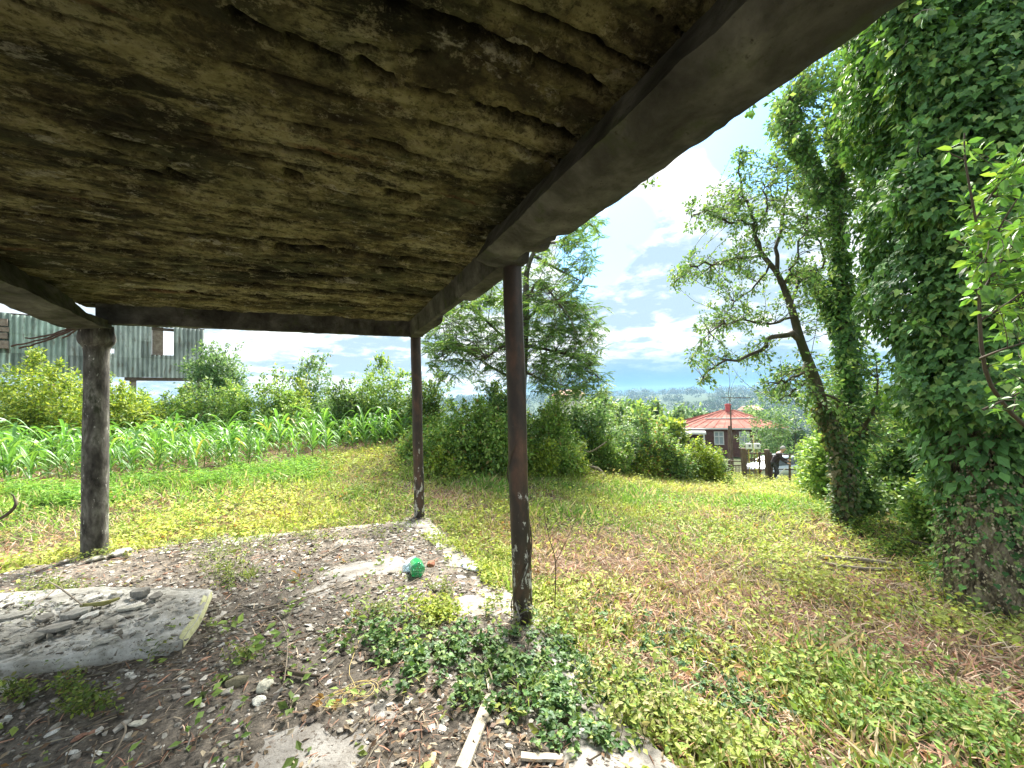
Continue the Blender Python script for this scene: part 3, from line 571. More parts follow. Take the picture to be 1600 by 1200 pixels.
shrub(343, 542, 50, 18, BLU, "round-crowned small tree at the right end of the corrugated barn", None, 5200, .1, name='small_tree', seed=31, trunk=True, low=1.0, cat='tree', lobes=9)
gM = "shrubs along the far side of the grass"
for a in (
    (735, 640, 78, 9.6, MID, "broad leafy bush heaped over a mound between the two pipes", 8500, .075),
    (700, 690, 40, 8.9, YEL, "low yellowish bush at the left foot of the mound", 2200, .06),
    (775, 618, 50, 10.6, DRK, "dark bush behind the nearer pipe", 4600, .08),
    (850, 640, 42, 11.5, MID, "green shrub just right of the nearer pipe", 3800, .08),
    (868, 600, 30, 14.5, DRK, "dark upright shrub below the feathery tree", 2600, .09),
    (915, 606, 46, 14.5, BLU, "tall dark bluish shrub left of the gap with the fallen branches", 5200, .09),
    (892, 688, 24, 11.8, YEL, "small pale shrub in front of the feathery tree", 1500, .06),
    (958, 622, 34, 17.0, DRK, "dark shrub behind the gap in the hedge", 2800, .09),
    (985, 645, 42, 14.5, BLU, "dark grey-green rounded shrub in the middle of the hedge", 4800, .085),
    (1026, 655, 34, 14.2, MID, "shrub with rusty new leaves in the hedge", 3600, .08),
    (1056, 690, 34, 14.0, DRK, "low dark shrub between two brighter ones in the hedge", 3200, .08),
    (1096, 692, 34, 14.6, YEL, "bright green shrub at the right end of the hedge before the red-roofed house", 4800, .08),
    (800, 655, 36, 11.0, MID, "leafy shrub hidden mostly behind the nearer pipe", 3600, .08),
    (838, 690, 34, 10.6, YEL, "low light green shrub right of the nearer pipe", 2600, .07),
    (935, 676, 30, 13.8, MID, "low green shrub filling the hedge beside the fallen branches", 2800, .08),
    (880, 655, 34, 13.2, MID, "green shrub under the feathery tree's right side", 3600, .085),
    (660, 660, 34, 10.8, MID, "leafy shrub at the foot of the farther pipe's backdrop", 3400, .08),
    (805, 600, 50, 13.6, DRK, "tall dark shrub at the feathery tree's foot", 5200, .09),
    (1012, 700, 34, 13.6, YEL, "low pale shrub in front of the rusty-leaved one", 2400, .07),
    (962, 700, 30, 13.6, MID, "low green shrub at the hedge's front left of the pale one", 2400, .07),
    (1120, 700, 20, 15.4, DRK, "small dark shrub left of the gate fence", 1400, .07),
):
    k += 1; shrub(a[0], a[1], a[2], a[3], a[4], a[5], gM, a[6], a[7], seed=k + 40, extra=((.34, .17, .08), .08) if 'rusty' in a[5] else ((.25, .2, .07), .03), spikes=6)
gR = "undergrowth at the right beneath the ivy trees"
for a in (
    (1212, 612, 46, 27, BLU, "layered grey-green conifer-like tree right of the red-roofed house", 5200, .11, 16),
    (1283, 640, 36, 13, MID, "mid green shrub behind the gate side of the leaning tree", 3800, .08, 8),
    (1262, 668, 20, 14.5, YEL, "yellowish shrub above the parked car", 2200, .07, 8),
    (1300, 690, 42, 9.0, MID, "broad dark-leaved shrub left of the leaning tree's foot", 4200, .085, 8),
    (1335, 600, 60, 10.5, MID, "tall green shrub behind the leaning tree's trunk", 5200, .09, 8),
    (1390, 640, 60, 9.0, YEL, "sunlit light green shrub between the two ivy trunks", 5200, .085, 8),
    (1440, 600, 62, 8.0, DRK, "dark shaded shrub left of the big ivy trunk", 6000, .09, 8),
    (1345, 740, 30, 6.9, DRK, "low leafy bush pressed behind the two slender trunks", 2200, .07, 8),
    (1452, 770, 40, 5.6, MID, "low light-leaved bush left of the big trunk's foot", 2400, .06, 8),
    (1385, 700, 46, 8.4, DRK, "dark bush filling the gap between the slender trunks and the big trunk", 4200, .085, 8),
    (1430, 690, 44, 9.2, MID, "green bush deep in the shade behind the big trunk", 3800, .085, 8),
    (1490, 690, 48, 6.6, MID, "leafy shrub close against the big ivy trunk", 3600, .08, 8),
    (1400, 765, 60, 7.6, DRK, "low dark undergrowth bush right of the leaning tree's foot", 3400, .08, 8),
    (1600, 560, 90, 7.5, DRK, "dense dark shrub behind the big ivy trunk at the right edge", 7000, .09, 8),
    (1700, 420, 150, 7.0, DRK, "tall dark thicket beyond the right picture edge", 7000, .11, 8),
    (1530, 480, 90, 9.5, MID, "tall green thicket seen behind the big ivy column", 6500, .11, 8),
):
    k += 1; nm = ('conifer', 'tree') if 'conifer' in a[5] else ('shrub', 'shrub')
    shrub(a[0], a[1], a[2], a[3], a[4], a[5], gR, a[6], a[7], seed=k + 80, name=nm[0], cat=nm[1], lobes=a[8], spikes=3 if a[3] > 7 else 1, shape=LEAF4 if a[3] > 7.2 else LEAFO)

# middle-distance trees beyond the hedge, one by one
gF = "trees in the valley beyond the hedge"
for q, a in enumerate((
    (955, 618, 24, 38, BLU, "rounded tree in the valley above the hedge gap"), (985, 612, 20, 46, DRK, "dark pointed tree left of the twin conifers in the valley"), (1005, 630, 26, 34, MID, "mid green tree in the valley straight above the grey-green shrub"), (1019, 614, 15, 58, DRK, "twin-topped dark conifer in the valley"),
    (1040, 640, 22, 36, MID, "pale rounded tree in the valley left of the red roof"), (1052, 632, 18, 60, BLU, "bluish tree behind the left end of the red roof"), (1085, 634, 18, 80, BLU, "small bluish tree directly behind the red roof slope"), (1176, 632, 16, 62, BLU, "tree peeping over the right side of the red roof"), (1120, 634, 20, 95, BLU, "far small tree left of the chimney"), (930, 612, 24, 32, DRK, "dark tree behind the tall bluish shrub"), (1052, 655, 14, 34, YEL, "light green tree low against the red roof's left eave"))):
    shrub(a[0], a[1], a[2], a[3], a[4], a[5], gF, 1100, .006 * a[3] + .12, seed=q + 200, name='valley_tree', cat='tree', trunk=True, low=1.0, lobes=8, spikes=1)

# the far wooded hills
def forest():
    rs = np.random.RandomState(77); mb = MB(); N = 6500
    az = rs.uniform(-60, 60, N); r = np.exp(rs.uniform(math.log(95), math.log(2300), N)); x = r * np.sin(np.radians(az)); y = r * np.cos(np.radians(az))
    hs = np.array([P(1146, 690, 42)[0], P(1146, 690, 42)[1]]); keep = np.hypot(x - hs[0], y - hs[1]) > 16; keep &= (fbm(x / 90, y / 90, 2, 3) > -.13) ; x, y, r = x[keep], y[keep], r[keep]; N = len(x)
    z = G(x, y); R = rs.uniform(2.6, 4.4, N) * (1 + r / 600); H = R * rs.uniform(1.1, 1.7, N)
    K_ = 90; u = nrm(rs.normal(size=(N, K_, 3))); u[..., 2] = np.abs(u[..., 2]) * 1.0 - .25
    pos = np.stack([x, y, z], -1)[:, None] + u * np.stack([R, R, H], -1)[:, None] * rs.uniform(.7, 1.1, (N, K_, 1)) + np.array([0, 0, 1.0]) * (H * .35)[:, None, None]
    base = palette(rs, N, [(.02, .042, .018), (.032, .062, .024), (.045, .082, .028), (.016, .034, .015)], .2); C = base[:, None] * rs.uniform(.75, 1.3, (N, K_, 1)); M = N * K_
    s = (R * .42)[:, None] * rs.uniform(.6, 1.3, (N, K_)); leaves(mb, pos.reshape(-1, 3), nrm(u.reshape(-1, 3) + rs.normal(size=(M, 3)) * .9), nrm(u.reshape(-1, 3) + [0, 0, .4]), s.ravel(), LEAF4, C.reshape(-1, 3))
    tag(mb.build("forest", M_leaf), "wooded valley and hills fading to blue under the dark cloud bank", "forest", kind='stuff')
forest()

# maize
def maize():
    rs = np.random.RandomState(9); protos = []
    CC = [(.14, .34, .07), (.19, .4, .09), (.11, .27, .07), (.25, .44, .1)]
    for v in range(9):
        H = rs.uniform(1.05, 1.35); st = MB(); nl = rs.randint(9, 13); mbl = MB(); az0 = rs.uniform(0, 6.28)
        tube(st, bez((0, 0, -.03), (rs.normal() * .04, rs.normal() * .04, H * .62), 6, .03, 0, v), np.linspace(.014, .006, 6), 5, (.16, .26, .07))
        for i in range(nl):
            hz = H * (.06 + .56 * i / nl); a = az0 + (i % 2) * math.pi + rs.normal() * .35; ln = rs.uniform(.55, .85) * (.7 + .5 * math.sin(math.pi * (i + 1) / (nl + 1))); up = rs.uniform(.85, 1.3) + .55 * (i / nl); t = np.linspace(0, 1, 8)
            r_ = ln * (t * .8 - .12 * t * t); zz = ln * (up * t - (up * .62 + rs.uniform(.22, .62)) * t * t * (1.2 - .45 * (i / nl)))
            c = np.stack([r_ * math.cos(a), r_ * math.sin(a), hz + zz], -1); wv = rs.uniform(.022, .036) * np.sin(np.pi * np.clip(t * .9 + .12, 0, 1)) ** .7 + .003; wv[-1] = .002; s = np.array([-math.sin(a), math.cos(a), 0]); tw = rs.normal() * .5 * t
            sd = s[None] * np.cos(tw)[:, None] + np.array([0, 0, 1.0]) * np.sin(tw)[:, None]
            e1 = c + sd * wv[:, None] + [0, 0, .012]; e2 = c - sd * wv[:, None] + [0, 0, .012]; pal = palette(rs, 1, CC, .15)[0]; pal = pal * (1 if rs.rand() > .07 else 1) if rs.rand() > .03 else np.array([.4, .4, .12])
            grid(mbl, np.stack([e1, c, e2], 1), np.tile(pal, (8, 3, 1)) * np.array([1, .82, 1])[None, :, None])
        protos.append((st.mesh('maize_stalk', M_corn, True), mbl.mesh('maize_leaves', M_corn)))
    lo = CORN.min(0); hi = CORN.max(0); rowd = nrm(P(640, 668, 15.5)[:2] - P(0, 760, 7.9)[:2]); nd = np.array([-rowd[1], rowd[0]]); pts = []
    o = P(0, 760, 7.9)[:2]
    for i in range(-3, 30):
        s = -14.0
        while s < 20:
            q = o + nd * (i * .62 + rs.normal() * .06) + rowd * s; s += rs.uniform(.22, .42)
            if inpoly(q[0], q[1], CORN) and rs.rand() > .08: pts.append(q)
    pts = np.array(pts); z = G(pts[:, 0], pts[:, 1]); px, py = proj(np.stack([pts[:, 0], pts[:, 1], z + .5], -1)); vis = (px > -60) & (px < 700); pts, z = pts[vis], z[vis]; dist = np.hypot(*pts.T); o_ = np.argsort(dist); pts, z = pts[o_], z[o_]
    print('maize', len(pts)); near = min(300, len(pts)); far = MB()
    for i, (q, zz) in enumerate(zip(pts, z)):
        pr = protos[rs.randint(9)]; s = rs.uniform(.62, 1.2) * (.85 if i < 60 else 1.0); rz = rs.uniform(0, 6.28)
        if i < near:
            e = bpy.data.objects.new('maize_plant', pr[0]); col.objects.link(e); e.location = (q[0], q[1], zz - .01); e.rotation_euler = (rs.normal() * .05, rs.normal() * .05, rz); e.scale = (s, s, s)
            tag(e, "knee to waist high young maize plant with arching leaves growing in the bare soil plot", "maize plant", "young maize plants in the plot"); l = bpy.data.objects.new('leaves', pr[1]); col.objects.link(l); l.parent = e
        else:
            for me in pr:
                V = np.empty(len(me.vertices) * 3, np.float32); me.vertices.foreach_get('co', V); V = V.reshape(-1, 3) @ (rotz(rz).T * s) + [q[0], q[1], zz]
                F = [tuple(p.vertices) for p in me.polygons]; Cc = np.empty(len(me.vertices) * 4, np.float32); me.attributes['col'].data.foreach_get('color', Cc); Cc = Cc.reshape(-1, 4)[:, :3]
                f4 = [f for f in F if len(f) == 4]; far.add(V, f4, Cc)
    if far.n: tag(far.build('maize_rows', M_corn), "hindmost rows of young maize massed in front of the bushes", "maize", kind='stuff')
maize()

# ------------------------------------------------------------------ trees
def pxpath(lst, n=None):
    pts = np.array([P(*q) for q in lst]); return smoothpath(pts, n or len(lst) * 5)
def twigs_and_leaves(wd, lv, base_pts, targets, rs, lf, pal, nleaf, spread, twr=.006, shape=LEAF4, droop=.2, wts=None, sides=4):
    P0, DD, TT = [], [], []
    for t in targets:
        i = np.argmin(np.linalg.norm(base_pts - t, axis=1) + rs.rand(len(base_pts)) * .25 * spread * 4); b = base_pts[i]; p = bez(b, t, 7, .1, -.04, rs.randint(1 << 30)); tube(wd, p, np.linspace(twr, twr * .3, 7), sides, cap=False)
        m = max(3, int(nleaf * rs.uniform(.6, 1.4))); u = 1 - rs.rand(m) ** 1.4 * .75; s = u * 6; i0 = np.minimum(s.astype(int), 5); f = (s - i0)[:, None]; q = p[i0] * (1 - f) + p[i0 + 1] * f
        tdir = nrm(p[i0 + 1] - p[i0]); off = nrm(rs.normal(size=(m, 3))); q = q + off * spread * rs.rand(m)[:, None]; P0.append(q); DD.append(nrm(tdir * .6 + off * .9 + [0, 0, -droop]))
    pos = np.vstack(P0); dd = np.vstack(DD); N = len(pos); nr = nrm(np.array([0, 0, 1.0]) + rs.normal(size=(N, 3)) * .6)
    leaves(lv, pos, dd, nr, lf * rs.uniform(.6, 1.3, N), shape, palette(rs, N, pal, .2, wts))
def ivy_on(mb, path, rad_fn, N, lf, rs, pal, depth=.12, shape=IVY, cut=None, wts=None):
    path = np.asarray(path); n = len(path); L = np.concatenate([[0], np.cumsum(np.linalg.norm(np.diff(path, axis=0), axis=1))]); s = rs.rand(N) * L[-1]; i = np.clip(np.searchsorted(L, s) - 1, 0, n - 2); f = ((s - L[i]) / (L[i + 1] - L[i]))[:, None]
    c = path[i] * (1 - f) + path[i + 1] * f; t = nrm(path[i + 1] - path[i]); a = rs.rand(N) * 2 * np.pi
    ref = np.where(np.abs(t[:, 2:3]) < .9, np.array([[0, 0, 1.0]]), np.array([[1.0, 0, 0]])); u = nrm(np.cross(t, ref)); v = np.cross(t, u); o = np.cos(a)[:, None] * u + np.sin(a)[:, None] * v
    R = rad_fn(s / L[-1], a, s); k = rs.rand(N) ** 2 * depth; pos = c + o * (R - k + .03 * rs.normal(size=N))[:, None]
    if cut is not None: ok = cut(pos, s / L[-1], a); pos, o = pos[ok], o[ok]
    N = len(pos); dd = nrm(np.array([0, 0, -1.0]) + o * .55 + rs.normal(size=(N, 3)) * .45); nr = nrm(o + [0, 0, .5] + rs.normal(size=(N, 3)) * .35)
    leaves(mb, pos, dd, nr, lf * rs.uniform(.55, 1.25, N), shape, palette(rs, N, pal, .22, wts))
IVP = [(0.09, 0.209, 0.068), (0.134, 0.283, 0.082), (0.209, 0.389, 0.105), (0.06, 0.142, 0.052), (0.359, 0.494, 0.15)]
IVW = [.3, .28, .18, .16, .08]

def feathery_tree():
    rs = np.random.RandomState(4); d = 12.5; base = P(812, 640, d); base[2] = float(G(base[0], base[1])); e = empty("feathery_tree", tuple(base), "airy feathery-leaved tree rising behind the nearer pipe", "tree")
    tr = MB(); lv = MB(); O = base
    main = np.vstack([[base - [0, 0, .2]], pxpath([(812, 660, d), (818, 560, d), (822, 480, d - .1), (824, 420, d), (845, 380, d), (880, 350, d)], 18)]); tube(tr, main - O, np.linspace(.17, .03, len(main)), 8)
    limbs = [[(820, 560, d), (780, 520, d - .3), (730, 480, d - .8), (690, 500, d - 1)], [(816, 600, d), (770, 575, d + .3), (720, 545, d + .3), (685, 560, d)], [(822, 500, d), (860, 470, d + .4), (905, 480, d + .2), (925, 520, d)], [(819, 540, d), (850, 545, d - .5), (900, 560, d - .6), (935, 590, d - .6)],
             [(824, 430, d), (790, 420, d + .5), (760, 440, d + .5)], [(835, 400, d), (870, 420, d - .5), (910, 440, d - .4)], [(880, 352, d), (920, 350, d), (938, 370, d)], [(818, 580, d), (840, 590, d + .6), (880, 610, d + .8)], [(850, 380, d), (880, 375, d + .7), (910, 345, d + .9)], [(819, 545, d), (790, 540, d - 1.2), (760, 560, d - 1.6)], [(822, 480, d), (840, 440, d - 1.0), (870, 470, d - 1.6)]]
    B = [main]
    for l in limbs: p = pxpath(l, 12); tube(tr, p - O, np.linspace(.06, .015, len(p)), 5); B.append(p[2:])
    B = np.vstack(B); wd = MB(); T = []
    for (cx, cy, rx, ry, n) in ((700, 515, 38, 42, 60), (745, 485, 42, 40, 60), (715, 560, 45, 32, 55), (775, 560, 45, 50, 75), (860, 480, 42, 42, 60), (905, 520, 34, 50, 75), (885, 580, 48, 38, 75), (740, 520, 60, 55, 30), (870, 530, 60, 60, 40), (830, 490, 50, 60, 24), (905, 470, 40, 50, 34), (830, 560, 45, 50, 70), (840, 440, 45, 40, 34), (890, 400, 36, 40, 36), (905, 358, 34, 22, 36), (770, 450, 36, 30, 30), (920, 590, 28, 34, 40), (690, 545, 26, 26, 26), (870, 540, 40, 40, 50), (800, 500, 40, 40, 50)):
        for _ in range(n):
            a = rs.rand() * 6.28; r = math.sqrt(rs.rand()); T.append(P(cx + 1.1 * rx * r * math.cos(a), cy + 1.1 * ry * r * math.sin(a), d + rs.normal() * 1.3))
    T = np.array(T); P0, DD, SS = [], [], []
    # compound leaves: each target carries a few drooping fronds with paired leaflets
    for t in T:
        i = np.argmin(np.linalg.norm(B - t, axis=1) + rs.rand(len(B)) * .5); tube(wd, bez(B[i], t, 4, .08, -.05, rs.randint(1 << 30)) - O, [.01, .008, .006, .004], 3, cap=False)
        for f in range(4):
            a = rs.rand() * 6.28; ln = rs.uniform(.26, .46); dr = np.array([math.cos(a), math.sin(a), rs.uniform(-1.0, .6)]); dr /= np.linalg.norm(dr); q = np.linspace(.12, 1, 9)[:, None]; c = t + dr * ln * q + np.array([0, 0, -.16]) * ln * q * q; s = nrm(np.cross(dr, [0, 0, 1.0]))
            for sg in (-1, 1): P0.append(c); DD.append(np.tile(nrm(s * sg * 1.0 + dr * .5 + [0, 0, -.15]), (9, 1))); SS.append(np.full(9, .12) * np.sin(np.pi * np.clip(q[:, 0] * .85 + .12, 0, 1)) ** .5)
    pos = np.vstack(P0); N = len(pos); leaves(lv, pos - O, np.vstack(DD), nrm(np.array([0, 0, 1.0]) + rs.normal(size=(N, 3)) * .3), np.concatenate(SS) * rs.uniform(.8, 1.2, N), (LEAF4[0] * [1, .62, 1], LEAF4[1]), palette(rs, N, [(.1, .21, .06), (.15, .28, .08), (.07, .15, .05), (.24, .35, .09)], .2))
    t_ = tr.build("trunk", M_bark, e, True); wd.build("twigs", M_twig, t_); lv.build("crown", M_leaf, e)
feathery_tree()

def plum_tree():
    rs = np.random.RandomState(14); d = 6.5; b = P(1322, 815, d); b[2] = float(G(b[0], b[1])); e = empty("leaning_fruit_tree", tuple(b), "slender thinly leaved tree leaning left with one dark arching branch", "tree"); tr = MB(); O = b
    main = pxpath([(1326, 835, d), (1320, 790, d), (1316, 730, d), (1306, 690, d), (1287, 640, d), (1272, 590, d), (1250, 530, d), (1236, 480, d), (1216, 430, d), (1188, 392, d), (1176, 350, d)], 40); tube(tr, main - O, np.concatenate([np.linspace(.15, .1, 12), np.linspace(.1, .022, 28)]), 10, None, True, .12, 3)
    L = [[(1250, 532, d, .055), (1235, 523, d - .1), (1205, 528, d - .2), (1190, 545, d - .3), (1150, 560, d - .3), (1115, 575, d - .3), (1098, 590, d - .2)],
         [(1216, 430, d, .035), (1214, 390, d), (1222, 350, d + .2), (1226, 310, d + .2), (1232, 285, d + .3)],
         [(1188, 392, d, .03), (1178, 340, d), (1160, 300, d), (1155, 255, d), (1160, 235, d)],
         [(1178, 350, d, .022), (1140, 345, d - .2), (1100, 335, d - .3), (1072, 335, d - .3)],
         [(1196, 400, d, .022), (1150, 405, d - .3), (1090, 415, d - .4), (1055, 440, d - .4)],
         [(1205, 410, d, .02), (1180, 450, d + .3), (1150, 470, d + .4), (1130, 500, d + .4)],
         [(1240, 495, d, .025), (1200, 505, d - .4), (1150, 500, d - .5), (1108, 520, d - .6)],
         [(1262, 565, d, .03), (1240, 590, d - .6), (1200, 600, d - .8)],
         [(1236, 480, d, .03), (1255, 430, d + .3), (1285, 415, d + .3), (1272, 365, d + .4), (1245, 365, d + .3)],
         [(1225, 445, d, .022), (1245, 400, d - .4), (1262, 340, d - .5)], [(1272, 590, d, .03), (1235, 615, d + .3), (1210, 625, d + .4)], [(1180, 365, d, .02), (1200, 320, d - .3), (1190, 280, d - .3)], [(1222, 340, d, .015), (1205, 300, d + .3), (1215, 260, d + .3)]]
    iv = MB(); ivy_on(iv, main[:17], lambda s, a, sm: .16 - .05 * s + .05 * fbm(np.cos(a), np.sin(a), sm * 3, 2), 2600, .07, rs, [(.06, .12, .04), (.1, .18, .05), (.2, .18, .1)], .03); iv.V = [v - O.astype(np.float32) for v in iv.V]; iv.build('ivy', M_ivy, e)
    B = [main[22:]]
    for l in L:
        r0 = l[0][3]; p = pxpath([q[:3] for q in l], 16); p[1:-1] += rs.normal(size=(14, 3)) * .02; tube(tr, p - O, np.linspace(r0, .008, 16), 6, None, True, .15, 8); B.append(p[3:])
    B = np.vstack(B); wd = MB(); lv = MB(); T = []
    for (cx, cy, rx, ry, n) in ((1160, 265, 22, 38, 26), (1130, 325, 60, 32, 46), (1095, 345, 28, 22, 16), (1190, 335, 46, 52, 58), (1240, 300, 30, 55, 40), (1100, 415, 48, 26, 44), (1062, 440, 20, 18, 12), (1165, 400, 40, 34, 36), (1160, 460, 60, 42, 50), (1140, 510, 58, 30, 40), (1115, 560, 48, 26, 34), (1195, 560, 46, 32, 30), (1225, 600, 46, 32, 36), (1265, 380, 40, 50, 56), (1250, 460, 40, 46, 26), (1105, 590, 18, 20, 10), (1280, 600, 44, 46, 34), (1212, 262, 20, 36, 18), (1290, 480, 30, 50, 24)):
        for _ in range(n): a = rs.rand() * 6.28; r = math.sqrt(rs.rand()); T.append(P(cx + rx * r * math.cos(a), cy + ry * r * math.sin(a), d + rs.normal() * .45))
    twigs_and_leaves(wd, lv, B, np.array(T), rs, .06, [(.12, .24, .08), (.17, .31, .1), (.085, .17, .06), (.27, .38, .12)], 22, .06, .006)
    for m in (wd, lv): m.V = [v - O.astype(np.float32) for v in m.V]
    t_ = tr.build("trunk", M_bark, e, True); wd.build("twigs", M_twig, t_); lv.build("crown", M_leaf, e)
plum_tree()

def ivy_pole_tree():
    rs = np.random.RandomState(24); d = 7.0; b = P(1332, 800, d); b[2] = float(G(b[0], b[1])); O = b; e = empty("ivy_clad_tree", tuple(b), "upright tree wrapped in ivy directly behind the leaning tree's trunk", "tree"); tr = MB()
    main = pxpath([(1334, 815, d), (1330, 740, d), (1334, 680, d), (1326, 600, d), (1322, 520, d), (1316, 450, d), (1310, 380, d), (1308, 300, d), (1306, 220, d)], 30); tube(tr, main - O, np.linspace(.16, .05, 30), 10, None, True, .15, 5)
    L = [[(1328, 560, d, .05), (1300, 500, d + .2), (1282, 450, d + .2), (1262, 425, d + .3), (1235, 435, d + .3)], [(1324, 500, d, .05), (1352, 450, d + .3), (1362, 380, d + .4), (1366, 300, d + .4)], [(1308, 330, d, .04), (1270, 260, d), (1240, 210, d), (1225, 170, d)], [(1308, 300, d, .04), (1330, 230, d - .4), (1345, 160, d - .5)], [(1310, 360, d, .03), (1290, 300, d + .5), (1262, 280, d + .6)], [(1330, 640, d, .035), (1300, 620, d - .6), (1262, 612, d - .8)], [(1334, 690, d, .04), (1365, 640, d - .5), (1372, 590, d - .6)]]
    B = [main[6:]]; lv = MB(); iv = MB()
    for l in L: p = pxpath([q[:3] for q in l], 16); tube(tr, p - O, np.linspace(l[0][3], .01, 16), 6, None, True, .15, 8); B.append(p[2:])
    rf = lambda s, a, sm: (.17 + .12 * fbm(np.cos(a) * 1.3, np.sin(a) * 1.3, sm * 1.7, 3) * 2) * (1 - .5 * s) + .07 * np.exp(-((s - .45) / .15) ** 2)
    ivy_on(iv, main[2:], rf, 7500, .08, rs, IVP, .14, IVY, None, IVW)
    for q in (1, 2, 3): ivy_on(iv, B[q], lambda s, a, sm: .09 + .05 * fbm(np.cos(a), np.sin(a), sm * 3, 2) * 2, 2400, .075, rs, IVP, .06, IVY, None, IVW)
    B = np.vstack(B); wd = MB(); T = []
    for (cx, cy, rx, ry, n) in ((1240, 200, 40, 45, 60), (1300, 170, 55, 60, 110), (1275, 260, 50, 45, 80), (1345, 230, 40, 50, 60), (1300, 350, 45, 50, 44), (1335, 120, 60, 50, 100), (1262, 310, 34, 30, 30), (1355, 300, 26, 40, 30), (1365, 420, 16, 50, 12), (1330, 600, 50, 46, 60), (1370, 680, 44, 50, 50), (1290, 640, 50, 34, 46), (1345, 560, 26, 40, 22), (1385, 600, 30, 40, 26), (1265, 150, 35, 35, 40), (1225, 215, 26, 50, 50), (1215, 170, 22, 30, 22), (1350, 60, 50, 40, 80), (1290, 110, 40, 30, 60), (1290, 290, 50, 40, 44), (1290, 440, 26, 34, 18)):
        for _ in range(n): a = rs.rand() * 6.28; r = math.sqrt(rs.rand()); T.append(P(cx + rx * r * math.cos(a), cy + ry * r * math.sin(a), d + rs.normal() * .5))
    twigs_and_leaves(wd, lv, B, np.array(T), rs, .085, [(.11, .23, .08), (.16, .31, .1), (.08, .17, .06), (.28, .4, .12)], 16, .09, .007, LEAF4)
    for m in (wd, lv, iv): m.V = [v - O.astype(np.float32) for v in m.V]
    t_ = tr.build("trunk", M_bark, e, True); wd.build("twigs", M_twig, t_); lv.build("crown", M_leaf, e); iv.build("ivy", M_ivy, e)
ivy_pole_tree()

